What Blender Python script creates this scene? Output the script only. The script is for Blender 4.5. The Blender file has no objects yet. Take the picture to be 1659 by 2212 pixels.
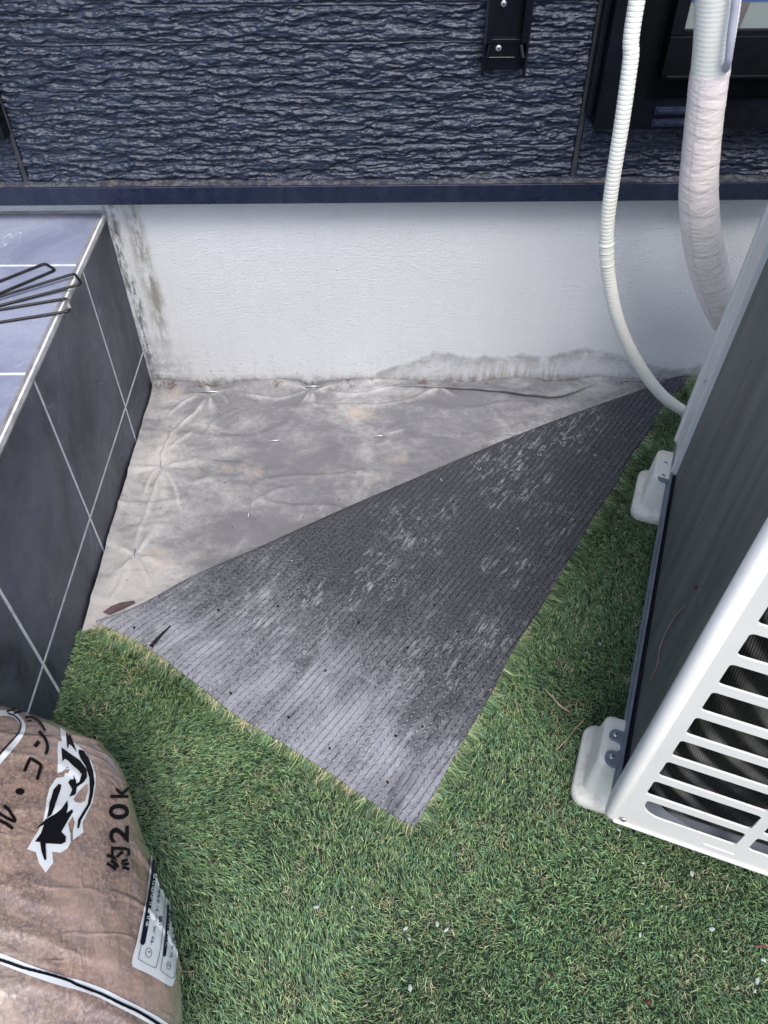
import bpy, bmesh, math, random
import numpy as np
from mathutils import Vector, Matrix
from mathutils.bvhtree import BVHTree
from mathutils.geometry import delaunay_2d_cdt
random.seed(5)
RNG = np.random.default_rng(7)
R = math.radians
SC = bpy.context.scene
COL = SC.collection

# ---------------------------------------------------------------- camera
PW, PH, FOC = 1659.0, 2212.0, 1768.25            # measuring frame of the photograph
CAM = np.array([0.52470547, -1.45401876, 1.16869715])
P_, Y_, R_ = R(47.74285), R(0.2377), R(-0.5672)
FW = np.array([-math.sin(Y_) * math.cos(P_), math.cos(Y_) * math.cos(P_), -math.sin(P_)])
r0 = np.array([math.cos(Y_), math.sin(Y_), 0.0]); u0 = np.cross(r0, FW)
RT = r0 * math.cos(R_) + u0 * math.sin(R_)
UP = -r0 * math.sin(R_) + u0 * math.cos(R_)
cam = bpy.data.cameras.new('camera'); camo = bpy.data.objects.new('camera', cam); COL.objects.link(camo)
cam.sensor_fit = 'VERTICAL'; cam.sensor_height = 24.0; cam.lens = FOC / PH * 24.0
cam.clip_start = 0.02; cam.clip_end = 300
camo.matrix_world = Matrix(((RT[0], UP[0], -FW[0], CAM[0]), (RT[1], UP[1], -FW[1], CAM[1]),
                            (RT[2], UP[2], -FW[2], CAM[2]), (0, 0, 0, 1)))
SC.camera = camo

# ---------------------------------------------------------------- sky, sun, exposure
SUN_EL, SUN_AZ = R(58), R(170)                     # azimuth clockwise from +Y: sun behind the camera
w = bpy.data.worlds.new('World'); SC.world = w; w.use_nodes = True
nt = w.node_tree; bg = nt.nodes['Background']
sky = nt.nodes.new('ShaderNodeTexSky'); sky.sky_type = 'NISHITA'; sky.sun_disc = False
sky.sun_elevation = SUN_EL; sky.sun_rotation = SUN_AZ
sky.air_density = 1.0; sky.dust_density = 2.6; sky.ozone_density = 1.0
nt.links.new(sky.outputs[0], bg.inputs[0]); bg.inputs[1].default_value = 0.15
sl = bpy.data.lights.new('sun', 'SUN'); sl.energy = 1.3; sl.angle = R(22); sl.color = (1.0, 0.975, 0.935)
so = bpy.data.objects.new('sun', sl); COL.objects.link(so)
sd = Vector((math.sin(SUN_AZ) * math.cos(SUN_EL), math.cos(SUN_AZ) * math.cos(SUN_EL), math.sin(SUN_EL)))
so.rotation_euler = sd.to_track_quat('Z', 'Y').to_euler(); so.location = (0.5, -3, 5)
SC.view_settings.view_transform = 'Standard'; SC.view_settings.look = 'None'
SC.view_settings.gamma = 1.0; SC.view_settings.exposure = 0.88
SC.cycles.max_bounces = 8

# ---------------------------------------------------------------- measuring helpers
def ray(px): return FW + RT * ((px[0] - PW / 2) / FOC) - UP * ((px[1] - PH / 2) / FOC)
def atz(px, z=0.0):
    d = ray(px); return CAM + d * ((z - CAM[2]) / d[2])
def aty(px, y=0.0):
    d = ray(px); return CAM + d * ((y - CAM[1]) / d[1])
def atx(px, x=0.0):
    d = ray(px); return CAM + d * ((x - CAM[0]) / d[0])

# ---------------------------------------------------------------- noise
def _h(ix, iy, s):
    n = (ix.astype(np.int64) * 374761393 + iy.astype(np.int64) * 668265263 + s * 974634777) & 0xffffffff
    n = ((n ^ (n >> 13)) * 1274126177) & 0xffffffff
    return ((n ^ (n >> 16)) & 0xffff) / 65535.0
def vnoise(x, y, s=0):
    x = np.asarray(x, float); y = np.asarray(y, float)
    ix = np.floor(x); iy = np.floor(y); fx = x - ix; fy = y - iy
    fx = fx * fx * fx * (fx * (fx * 6 - 15) + 10); fy = fy * fy * fy * (fy * (fy * 6 - 15) + 10)
    a = _h(ix, iy, s); b = _h(ix + 1, iy, s); c = _h(ix, iy + 1, s); d = _h(ix + 1, iy + 1, s)
    return (a * (1 - fx) + b * fx) * (1 - fy) + (c * (1 - fx) + d * fx) * fy
def fbm(x, y, o=4, s=0):
    t = 0; a = 0.5; n = 0
    for i in range(o):
        t = t + a * vnoise(x * 2 ** i + 17 * i, y * 2 ** i - 9 * i, s + i); n += a; a *= 0.5
    return t / n                                                 # 0..1

# ---------------------------------------------------------------- node materials
class NT:
    def __init__(s, name, base=(0.5, 0.5, 0.5), rough=0.6, metal=0.0, spec=0.5):
        m = bpy.data.materials.new(name); m.use_nodes = True; s.m = m; s.t = m.node_tree
        s.b = s.t.nodes['Principled BSDF']
        s.b.inputs['Base Color'].default_value = (*base, 1); s.b.inputs['Roughness'].default_value = rough
        s.b.inputs['Metallic'].default_value = metal; s.b.inputs['Specular IOR Level'].default_value = spec
        s._c = None
    def n(s, t): return s.t.nodes.new(t)
    def put(s, sock, v):
        if isinstance(v, bpy.types.NodeSocket): s.t.links.new(v, sock)
        elif isinstance(v, tuple) and len(v) == 3 and sock.type == 'RGBA': sock.default_value = (*v, 1)
        else: sock.default_value = v
    def co(s, k='Object'):
        if s._c is None: s._c = s.n('ShaderNodeTexCoord')
        return s._c.outputs[k]
    def map(s, v, sc=(1, 1, 1), rot=(0, 0, 0), loc=(0, 0, 0)):
        a = s.n('ShaderNodeMapping'); s.put(a.inputs[0], v); a.inputs['Scale'].default_value = sc
        a.inputs['Rotation'].default_value = rot; a.inputs['Location'].default_value = loc; return a.outputs[0]
    def noise(s, sc, det=4, rough=0.55, v=None, dist=0.0, out=0):
        a = s.n('ShaderNodeTexNoise'); s.put(a.inputs['Vector'], v if v is not None else s.co())
        a.inputs['Scale'].default_value = sc; a.inputs['Detail'].default_value = det
        a.inputs['Roughness'].default_value = rough; a.inputs['Distortion'].default_value = dist; return a.outputs[out]
    def voro(s, sc, v=None, feat='F1'):
        a = s.n('ShaderNodeTexVoronoi'); a.feature = feat; s.put(a.inputs['Vector'], v if v is not None else s.co())
        a.inputs['Scale'].default_value = sc; return a.outputs[0]
    def ramp(s, f, *st):
        a = s.n('ShaderNodeValToRGB'); s.put(a.inputs[0], f); e = a.color_ramp.elements
        while len(e) < len(st): e.new(0.5)
        for q, (p, c) in zip(e, st):
            q.position = p; q.color = (c, c, c, 1) if not isinstance(c, tuple) else (*c, 1)
        return a.outputs[0]
    def mix(s, f, a, b, mode='MIX'):
        x = s.n('ShaderNodeMix'); x.data_type = 'RGBA'; x.blend_type = mode
        s.put(x.inputs[0], f); s.put(x.inputs[6], a); s.put(x.inputs[7], b); return x.outputs[2]
    def math(s, op, a, b=0.0, c=None):
        x = s.n('ShaderNodeMath'); x.operation = op; s.put(x.inputs[0], a); s.put(x.inputs[1], b)
        if c is not None: s.put(x.inputs[2], c)
        return x.outputs[0]
    def rng(s, v, a, b, c=0.0, d=1.0):
        x = s.n('ShaderNodeMapRange'); s.put(x.inputs[0], v); x.inputs[1].default_value = a; x.inputs[2].default_value = b
        x.inputs[3].default_value = c; x.inputs[4].default_value = d; x.interpolation_type = 'SMOOTHSTEP'; return x.outputs[0]
    def xyz(s, v=None):
        x = s.n('ShaderNodeSeparateXYZ'); s.put(x.inputs[0], v if v is not None else s.co()); return x.outputs
    def bump(s, h, st=0.3, d=0.01, nrm=None):
        x = s.n('ShaderNodeBump'); s.put(x.inputs['Height'], h); x.inputs['Strength'].default_value = st
        x.inputs['Distance'].default_value = d
        if nrm is not None: s.put(x.inputs['Normal'], nrm)
        s.put(s.b.inputs['Normal'], x.outputs[0]); return x.outputs[0]
    def col(s, v): s.put(s.b.inputs['Base Color'], v); return s
    def rgh(s, v): s.put(s.b.inputs['Roughness'], v); return s

def plain(name, base, rough=0.5, metal=0.0, dirt=0.12, sc=30, bump=0.05, spec=0.5):
    k = NT(name, base, rough, metal, spec)
    n = k.noise(sc, 5); d = tuple(c * (1 - 2.2 * dirt) for c in base); l = tuple(min(1, c * (1 + dirt)) for c in base)
    k.col(k.mix(k.ramp(n, (0.3, 0.0), (0.7, 1.0)), d, l))
    k.rgh(k.rng(k.noise(sc * 3, 3), 0.3, 0.7, rough * 0.85, min(1, rough * 1.15)))
    if bump: k.bump(k.noise(sc * 8, 3), bump, 0.002)
    return k.m

MT = {}
# --- soil under everything
k = NT('soil', (0.1, 0.08, 0.06), 0.95); k.col(k.mix(k.noise(20, 6), (0.06, 0.045, 0.035), (0.17, 0.14, 0.11)))
k.bump(k.noise(60, 6), 0.6, 0.01); MT['soil'] = k.m
# --- foundation: pale rough render with mould and a tide line
k = NT('stucco', (0.6, 0.62, 0.66), 0.9, spec=0.2)
X, Yc, Z = k.xyz()
wob = k.noise(9, 6, 0.6, k.map(k.co(), (1, 1, 0.2)))
streak = k.noise(60, 4, 0.6, k.map(k.co(), (1.6, 1, 0.12)))
base = k.mix(k.noise(3.5, 5), (0.62, 0.635, 0.655), (0.75, 0.765, 0.785))
base = k.mix(k.math('MULTIPLY', k.rng(streak, 0.45, 0.75), 0.18), base, (0.60, 0.59, 0.57))
spk = k.noise(330, 3, 0.6)
# tide line band at the foot, x>0.45
htide = k.math('ADD', k.math('ADD', k.rng(X, 0.44, 0.62, 0.010, 0.080), k.rng(X, 0.98, 1.12, 0.0, -0.03)), k.math('MULTIPLY', k.math('SUBTRACT', wob, 0.5), 0.10))
dz = k.math('SUBTRACT', Z, htide)
below = k.rng(dz, -0.010, 0.004, 1.0, 0.0)
fade = k.rng(dz, -0.050, 0.0, 0.12, 1.0)
band = k.math('MULTIPLY', k.math('MULTIPLY', below, fade), k.rng(k.noise(22, 7, 0.75), 0.34, 0.58))
base = k.mix(k.math('MULTIPLY', band, 0.85), base, k.mix(spk, (0.20, 0.195, 0.19), (0.42, 0.42, 0.42)))
edge = k.math('MULTIPLY', k.rng(k.math('ABSOLUTE', k.math('SUBTRACT', dz, 0.004)), 0.0, 0.004, 1.0, 0.0), k.rng(X, 0.4, 0.6))
base = k.mix(k.math('MULTIPLY', edge, 0.2), base, (0.78, 0.79, 0.82))
# brown wash low in the middle
bw = k.math('MULTIPLY', k.rng(Z, 0.0, 0.075, 1.0, 0.0), k.rng(streak, 0.42, 0.66))
bw = k.math('MULTIPLY', bw, k.rng(k.math('ABSOLUTE', k.math('SUBTRACT', X, 0.80)), 0.05, 0.2, 1.0, 0.1))
base = k.mix(k.math('MULTIPLY', bw, 0.8), base, (0.30, 0.25, 0.19))
# grime at the very foot
gf = k.math('MULTIPLY', k.rng(Z, 0.0, 0.034, 1.0, 0.0), k.rng(k.noise(40, 6, 0.7, k.map(k.co(), (1, 1, 0.6))), 0.36, 0.6))
base = k.mix(k.math('MULTIPLY', gf, 0.85), base, k.mix(spk, (0.09, 0.075, 0.065), (0.34, 0.31, 0.29)))
wisp = k.math('MULTIPLY', k.rng(Z, 0.02, 0.13, 1.0, 0.0), k.rng(k.noise(120, 6, 0.8, k.map(k.co(), (0.5, 1, 1.2))), 0.52, 0.66))
base = k.mix(k.math('MULTIPLY', wisp, 0.55), base, (0.24, 0.24, 0.24))
# mould beside the step
wx = k.math('ADD', X, k.math('MULTIPLY', k.math('SUBTRACT', k.noise(7, 5, 0.6), 0.5), 0.07))
m1 = k.math('MULTIPLY', k.rng(k.math('ABSOLUTE', k.math('SUBTRACT', wx, 0.008)), 0.001, 0.019, 1.0, 0.0), k.rng(k.noise(110, 5, 0.7, k.map(k.co(), (1, 1, 0.3))), 0.42, 0.58))
m2 = k.math('MULTIPLY', k.rng(k.math('ABSOLUTE', k.math('SUBTRACT', wx, 0.050)), 0.002, 0.028, 1.0, 0.0), k.rng(k.noise(38, 7, 0.75, k.map(k.co(), (1, 1, 0.3))), 0.38, 0.56))
top = k.rng(Z, 0.06, 0.15)
base = k.mix(k.math('MULTIPLY', m2, k.math('MULTIPLY', top, 0.95)), base, k.mix(spk, (0.17, 0.165, 0.14), (0.40, 0.39, 0.35)))
base = k.mix(k.math('MULTIPLY', m1, 0.92), base, k.mix(spk, (0.07, 0.075, 0.08), (0.22, 0.22, 0.23)))
cr = k.math('MULTIPLY', k.rng(wx, 0.0, 0.13, 1.0, 0.0), k.math('MULTIPLY', k.rng(Z, 0.05, 0.15, 1.0, 0.0), k.rng(k.noise(50, 6, 0.7), 0.35, 0.6)))
base = k.mix(k.math('MULTIPLY', cr, 0.6), base, (0.2, 0.2, 0.195))
fly = k.voro(16); base = k.mix(k.rng(fly, 0.012, 0.03, 0.7, 0.0), base, (0.15, 0.09, 0.09))
k.col(base)
k.bump(k.math('ADD', k.noise(230, 4, 0.6, k.map(k.co(), (0.8, 1, 1.2))), k.math('MULTIPLY', k.noise(520, 2), 0.6)), 1.0, 0.0036); MT['stucco'] = k.m
# --- rough dark siding
k = NT('siding_paint', (0.05, 0.06, 0.09), 0.38, spec=0.6)
k.col(k.mix(k.noise(60, 5), (0.006, 0.010, 0.024), (0.024, 0.034, 0.068)))
k.rgh(k.rng(k.noise(200, 4), 0.3, 0.7, 0.30, 0.46)); k.b.inputs['Specular IOR Level'].default_value = 0.62
k.bump(k.math('ADD', k.noise(420, 4, 0.6), k.math('MULTIPLY', k.noise(180, 3, 0.6, k.map(k.co(), (0.6, 1, 1.3))), 1.3)), 0.45, 0.0018); MT['siding'] = k.m
k = NT('navy_metal', (0.018, 0.026, 0.06), 0.3, 0.0, 0.6)
nz = k.noise(45, 6, 0.65, k.map(k.co(), (1, 1, 0.35)))
dst = k.math('MULTIPLY', k.rng(k.xyz(k.co('Normal'))[2], 0.3, 0.8), 1.0)
k.col(k.mix(k.math('MULTIPLY', k.rng(nz, 0.45, 0.75), 0.22), (0.009, 0.014, 0.036), (0.06, 0.075, 0.12)))
k.rgh(k.rng(k.noise(80, 4), 0.3, 0.7, 0.25, 0.42)); MT['navy'] = k.m
k = NT('dusty_ledge', (0.12, 0.11, 0.11), 0.85)
k.col(k.mix(k.rng(k.noise(90, 6, 0.7), 0.4, 0.68), (0.022, 0.026, 0.040), (0.11, 0.105, 0.11))); k.bump(k.noise(300, 4), 0.5, 0.002); MT['ledge'] = k.m
MT['black'] = plain('black_aluminium', (0.005, 0.006, 0.011), 0.45, 0, 0.3, 14, 0.02, 0.22)
MT['black2'] = plain('black_sash', (0.003, 0.004, 0.006), 0.5, 0, 0.2, 20, 0.02, 0.16)
MT['seal'] = plain('dark_sealant', (0.035, 0.037, 0.046), 0.75, 0, 0.2, 60, 0.3)
MT['blackpl'] = plain('black_plastic', (0.004, 0.005, 0.010), 0.2, 0, 0.2, 40, 0.03)
MT['bluefilm'] = plain('blue_film', (0.04, 0.09, 0.32), 0.3, 0, 0.1)
k = NT('window_glass', (0.20, 0.235, 0.225), 0.06, 0.0, 0.9); k.col(k.mix(k.noise(2.5, 2), (0.15, 0.18, 0.17), (0.27, 0.30, 0.29))); MT['glass'] = k.m
MT['glass_refl'] = plain('painted_reflection', (0.11, 0.10, 0.105), 0.8)  # dark tone of a reflection painted onto the window glass
# --- tiles
def tile(name, a, b, c, rough):
    k = NT(name, a, rough, spec=0.5)
    n1 = k.noise(5, 8, 0.62, k.map(k.co(), (1, 1, 0.7)), 0.6); n2 = k.noise(26, 6, 0.7, None, 0.4)
    g = k.mix(k.ramp(n1, (0.38, 0.0), (0.62, 1.0)), a, b)
    g = k.mix(k.math('MULTIPLY', k.ramp(n2, (0.45, 0.0), (0.75, 1.0)), 0.45), g, c)
    v = k.noise(4.5, 3, 0.5, k.map(k.co(), (1, 1, 0.5), (0.4, 0.3, 0.2)), 1.4)
    vein = k.rng(k.math('ABSOLUTE', k.math('SUBTRACT', v, 0.5)), 0.0, 0.006, 1.0, 0.0)
    vein = k.math('MULTIPLY', vein, k.rng(k.noise(7, 3), 0.52, 0.66))
    g = k.mix(k.math('MULTIPLY', vein, 0.38), g, tuple(min(1, q * 2.6 + 0.05) for q in b)); k.col(g)
    k.rgh(k.rng(n2, 0.3, 0.7, rough - 0.07, rough + 0.1))
    k.bump(k.math('ADD', k.noise(34, 8, 0.65, None, 0.5), k.math('MULTIPLY', k.noise(240, 4), 0.35)), 0.42, 0.004); return k.m
MT['tile_side'] = tile('slate_tile_side', (0.022, 0.025, 0.036), (0.100, 0.106, 0.130), (0.085, 0.108, 0.165), 0.50)
MT['tile_top_sky'] = tile('slate_tile_top_sky', (0.18, 0.20, 0.285), (0.31, 0.335, 0.43), (0.22, 0.225, 0.28), 0.5)  # lavender reflection of the sky on the top is painted into this colour
MT['grout'] = plain('grout', (0.72, 0.73, 0.74), 0.9, 0, 0.14, 60, 0.3)
MT['grout_top'] = plain('white_grout', (0.72, 0.74, 0.74), 0.9, 0, 0.08, 60, 0.3)
k = NT('edge_trim', (0.36, 0.35, 0.36), 0.6)
k.col(k.mix(k.rng(k.noise(22, 6, 0.7), 0.36, 0.66), (0.20, 0.19, 0.185), (0.34, 0.33, 0.32))); k.bump(k.noise(150, 4), 0.3, 0.002); MT['trim'] = k.m
# --- weed fabric: grey woven sheet under pale dust
k = NT('weed_fabric', (0.2, 0.2, 0.21), 0.8, spec=0.3)
X, Yc, Z = k.xyz()
wv = k.math('MULTIPLY', k.math('SINE', k.math('MULTIPLY', k.math('ADD', X, k.math('MULTIPLY', Yc, 0.5)), 2300.0)), k.math('SINE', k.math('MULTIPLY', k.math('SUBTRACT', Yc, k.math('MULTIPLY', X, 0.3)), 2300.0)))
n1 = k.noise(3.2, 7, 0.62, None, 0.5); n2 = k.noise(16, 7, 0.72, k.map(k.co(), (0.7, 1.1, 1)), 0.8); n3 = k.noise(160, 4, 0.7)
dust = k.math('ADD', k.math('MULTIPLY', n1, 0.7), k.math('MULTIPLY', n2, 0.52))
left = k.rng(k.math('ADD', X, k.math('MULTIPLY', Yc, 0.45)), -0.46, 0.16, 0.36, -0.05)
dust = k.math('ADD', k.math('ADD', dust, left), k.math('MULTIPLY', n3, 0.12))
dust = k.math('ADD', dust, k.math('MULTIPLY', k.math('SUBTRACT', k.noise(45, 6, 0.75, k.map(k.co(), (1, 1, 1)), 0.5), 0.5), 0.30))
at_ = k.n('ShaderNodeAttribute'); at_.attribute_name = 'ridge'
dust = k.math('ADD', dust, k.math('MULTIPLY', at_.outputs['Fac'], 0.34))  # dust paled along fold crests, standing in for light that would show the creases
df = k.rng(dust, 0.56, 0.94)
g = k.mix(n2, (0.130, 0.132, 0.142), (0.235, 0.235, 0.245))
g = k.mix(df, g, k.mix(n1, (0.36, 0.352, 0.352), (0.56, 0.54, 0.52)))
g = k.mix(k.math('MULTIPLY', k.rng(k.noise(8, 6, 0.6, k.map(k.co(), (1, 1, 1), (0, 0, 0), (3.1, 1.7, 0))), 0.60, 0.70), 0.45), g, (0.46, 0.38, 0.31))
spot = k.voro(34); g = k.mix(k.rng(spot, 0.035, 0.07, 0.85, 0.0), g, (0.03, 0.03, 0.032))
# sandy ochre patch near the middle back
pd = k.n('ShaderNodeVectorMath'); pd.operation = 'DISTANCE'; k.put(pd.inputs[0], k.map(k.co(), (1, 2.1, 1))); pd.inputs[1].default_value = tuple(np.array(atz((775, 893), 0.0)) * np.array([1, 2.1, 0]))
pm = k.math('ADD', pd.outputs['Value'], k.math('MULTIPLY', k.math('SUBTRACT', k.noise(45, 6, 0.8), 0.5), 0.16))
g = k.mix(k.rng(pm, 0.010, 0.055, 0.6, 0.0), g, (0.52, 0.43, 0.35))
# rusty humus along the wall
rh = k.math('MULTIPLY', k.rng(Yc, -0.045, -0.006), k.rng(k.noise(30, 6, 0.75), 0.55, 0.64)); g = k.mix(rh, g, (0.10, 0.05, 0.04))
g = k.mix(k.math('MULTIPLY', k.rng(k.noise(9, 7, 0.7, k.map(k.co(), (0.7, 1.2, 1), (0, 0, 0), (7, 3, 0)), 0.3), 0.50, 0.66), 0.55), g, (0.15, 0.15, 0.158))
g = k.mix(k.math('MULTIPLY', k.rng(k.noise(260, 4, 0.8), 0.42, 0.62), 0.14), g, (0.10, 0.10, 0.11)); k.col(g)
nb = k.bump(k.noise(24, 5, 0.6, None, 0.6), 0.35, 0.006)
k.bump(k.math('ADD', wv, n3), 0.28, 0.0008, nb); MT['fabric'] = k.m
MT['fabric_dark'] = plain('fabric_underside', (0.05, 0.05, 0.055), 0.8, 0, 0.2, 100, 0.3)
# --- turf backing (uv: u along the stitch rows, v across, metres)
k = NT('turf_backing', (0.06, 0.06, 0.07), 0.75, spec=0.4)
UV = k.co('UV'); U, V, _ = k.xyz(UV)
n1 = k.noise(3.0, 6, 0.6, UV, 0.4); n2 = k.noise(13, 7, 0.7, k.map(UV, (0.45, 1.3, 1)), 0.3); n3 = k.noise(240, 3, 0.7, UV)
stre = k.noise(70, 3, 0.6, k.map(UV, (0.06, 1, 1)))
X, Yc, Z = k.xyz()
zone = k.math('ADD', k.rng(k.math('ADD', X, k.math('MULTIPLY', Yc, 1.35)), -1.05, 0.25, 0.30, -0.22), 0.0)
tp = k.math('ADD', k.math('ADD', k.math('MULTIPLY', n1, 0.50), k.math('MULTIPLY', n2, 0.60)), k.math('ADD', zone, k.math('MULTIPLY', stre, 0.16)))
tp = k.math('ADD', tp, k.math('MULTIPLY', k.math('SUBTRACT', k.noise(110, 5, 0.8, UV), 0.5), 0.60)); tp = k.math('SUBTRACT', tp, 0.02)
g = k.mix(k.rng(n3, 0.3, 0.7), (0.018, 0.019, 0.024), (0.090, 0.092, 0.104))
g = k.mix(k.rng(tp, 0.53, 1.10), g, k.mix(n2, (0.22, 0.228, 0.26), (0.42, 0.43, 0.47)))
sm1 = k.noise(60, 8, 0.85, k.map(UV, (0.5, 1.2, 1), (0, 0, 0.2), (2, 9, 0)), 0.9); sm2 = k.noise(4.5, 4, 0.6, k.map(UV, (1, 1, 1), (0, 0, 0), (8, 8, 0)))
g = k.mix(k.math('MULTIPLY', k.math('MULTIPLY', k.rng(sm1, 0.51, 0.60), k.rng(sm2, 0.43, 0.62)), 0.55), g, (0.50, 0.50, 0.51))
dk = k.noise(6, 5, 0.65, k.map(UV, (0.6, 1.3, 1), (0, 0, 0), (20, 3, 0)), 0.5); g = k.mix(k.math('MULTIPLY', k.rng(dk, 0.50, 0.64), 0.72), g, (0.045, 0.046, 0.053))
chk = k.math('MULTIPLY', k.rng(k.noise(85, 6, 0.8, UV, 0.7), 0.60, 0.68), k.rng(k.noise(9, 4, 0.6, k.map(UV, (1, 1, 1), (0, 0, 0), (5, 2, 0))), 0.50, 0.62))
g = k.mix(k.math('MULTIPLY', chk, 0.85), g, (0.60, 0.60, 0.61))
ch2 = k.math('MULTIPLY', k.rng(k.noise(40, 6, 0.75, UV, 0.3), 0.56, 0.72), k.rng(k.noise(5, 4, 0.6, k.map(UV, (1, 1, 1), (0, 0, 0), (1, 7, 0))), 0.54, 0.70))
g = k.mix(k.math('MULTIPLY', ch2, 0.55), g, (0.50, 0.49, 0.48))
wob_ = k.math('MULTIPLY', k.math('SUBTRACT', k.noise(30, 3, 0.6, UV), 0.5), 0.004)
ph = k.math('FRACT', k.math('DIVIDE', k.math('ADD', k.math('ADD', V, wob_), k.math('MULTIPLY', k.math('SINE', k.math('MULTIPLY', U, 698.0)), 0.0005)), 0.0105))
rowd = k.math('ABSOLUTE', k.math('SUBTRACT', ph, 0.5))
gro = k.rng(rowd, 0.02, 0.12, 1.0, 0.0)
g = k.mix(k.math('MULTIPLY', gro, k.rng(tp, 0.55, 1.0, 0.85, 0.22)), g, (0.012, 0.012, 0.016)); k.col(g)
nb = k.bump(k.math('SUBTRACT', 0.0, gro), 0.9, 0.0016)
k.bump(k.math('ADD', n3, k.noise(500, 2, 0.6, UV)), 0.5, 0.0012, nb); MT['backing'] = k.m
k = NT('stitch_yarn', (0.2, 0.2, 0.23), 0.7)
X, Yc, Z = k.xyz(); zo = k.rng(k.math('ADD', X, k.math('MULTIPLY', Yc, 1.35)), -1.05, 0.25, 0.30, -0.22)
k.col(k.mix(k.rng(k.math('ADD', zo, k.noise(7, 7, 0.75)), 0.30, 0.90), (0.050, 0.052, 0.060), (0.29, 0.30, 0.33))); MT['stitch'] = k.m
MT['turf_base'] = plain('turf_base', (0.012, 0.022, 0.010), 0.9, 0, 0.2, 50, 0.3)
k = NT('turf_pile', (0.05, 0.13, 0.03), 0.42, spec=0.5)
a = k.n('ShaderNodeAttribute'); a.attribute_name = 'fibre'; k.col(a.outputs[0])
k.b.inputs['Subsurface Weight'].default_value = 0.0; MT['pile'] = k.m
# --- air conditioner
MT['white'] = plain('cream_white_paint', (0.70, 0.69, 0.66), 0.38, 0, 0.035, 8, 0.03)
MT['white_shade'] = plain('shaded_white_panel', (0.60, 0.605, 0.60), 0.42, 0, 0.05, 8, 0.03)  # casing white greyed in the colour, for the shade on the outer strip
k = NT('ivory_plastic', (0.73, 0.72, 0.63), 0.48)
dn_ = k.math('MULTIPLY', k.rng(k.xyz()[2], 0.0, 0.05, 1.0, 0.12), k.rng(k.noise(35, 7, 0.75), 0.46, 0.70)); g = k.mix(k.noise(8, 4), (0.66, 0.655, 0.575), (0.74, 0.73, 0.655))
k.col(k.mix(k.math('MULTIPLY', dn_, 0.75), g, (0.36, 0.27, 0.20))); k.bump(k.noise(260, 3), 0.12, 0.001); MT['whitepl'] = k.m
MT['greymetal'] = plain('grey_steel', (0.20, 0.225, 0.27), 0.42, 0.3, 0.1, 30, 0.05)
MT['zinc'] = plain('zinc_screw', (0.55, 0.58, 0.62), 0.35, 0.7, 0.1, 90, 0.1)
k = NT('coil_fins', (0.06, 0.065, 0.07), 0.5, 0.25)
X, Yc, Z = k.xyz()
fin = k.math('SINE', k.math('MULTIPLY', Yc, 3800.0))
v = k.noise(9, 5, 0.6, k.map(k.co(), (1, 2.2, 0.25)), 0.3); v2 = k.noise(60, 3, 0.6, k.map(k.co(), (1, 1.6, 0.06)))
g = k.mix(k.rng(v, 0.3, 0.7), (0.080, 0.092, 0.094), (0.150, 0.170, 0.158)); g = k.mix(k.rng(v2, 0.42, 0.70, 0.0, 0.35), g, (0.17, 0.18, 0.185))
sc_ = k.math('MULTIPLY', k.rng(k.noise(14, 3, 0.5, k.map(k.co(), (1, 2.4, 0.5))), 0.70, 0.74), 0.35); g = k.mix(sc_, g, (0.35, 0.38, 0.36))
g = k.mix(k.rng(k.voro(26), 0.02, 0.035, 0.8, 0.0), g, (0.5, 0.5, 0.5))
k.col(g); k.bump(fin, 0.5, 0.0008); MT['fins'] = k.m
k = NT('side_fins', (0.03, 0.03, 0.03), 0.45, 0.3)
X, Yc, Z = k.xyz()
ln = k.math('SINE', k.math('MULTIPLY', k.math('ADD', X, k.math('MULTIPLY', Z, 0.12)), 2400.0))
rip = k.noise(5, 2, 0.4)
uu_ = k.math('ADD', k.math('ADD', Z, k.math('MULTIPLY', X, 1.25)), k.math('ADD', k.math('MULTIPLY', k.math('MULTIPLY', X, X), -2.2), k.math('MULTIPLY', rip, 0.05)))
refl = k.math('POWER', k.rng(k.math('SINE', k.math('MULTIPLY', uu_, 130.0)), -1.0, 1.0), 3.0)  # curved reflections on the fins, painted into the colour as bands
refl = k.math('MULTIPLY', refl, k.rng(k.noise(11, 3, 0.5, k.map(k.co(), (1, 1, 1), (0, 0, 0), (2, 3, 1))), 0.38, 0.66, 0.1, 1.0))
k.col(k.mix(refl, (0.006, 0.006, 0.007), (0.24, 0.23, 0.22))); k.bump(ln, 0.6, 0.0012); MT['fins2'] = k.m
k = NT('hose_plastic', (0.76, 0.76, 0.69), 0.45); k.col(k.mix(k.noise(30, 4), (0.70, 0.70, 0.63), (0.80, 0.80, 0.75))); MT['hose'] = k.m
k = NT('pipe_tape', (0.75, 0.66, 0.63), 0.42)
X, Yc, Z = k.xyz(k.co('UV'))
k.col(k.mix(k.noise(12, 5), (0.79, 0.71, 0.68), (0.88, 0.81, 0.79)))
wr = k.noise(11, 5, 0.6, k.map(k.co('UV'), (0.35, 5.5, 1), (0, 0, 0.10)), 0.5)
k.bump(wr, 0.55, 0.006); MT['tape'] = k.m
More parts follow.
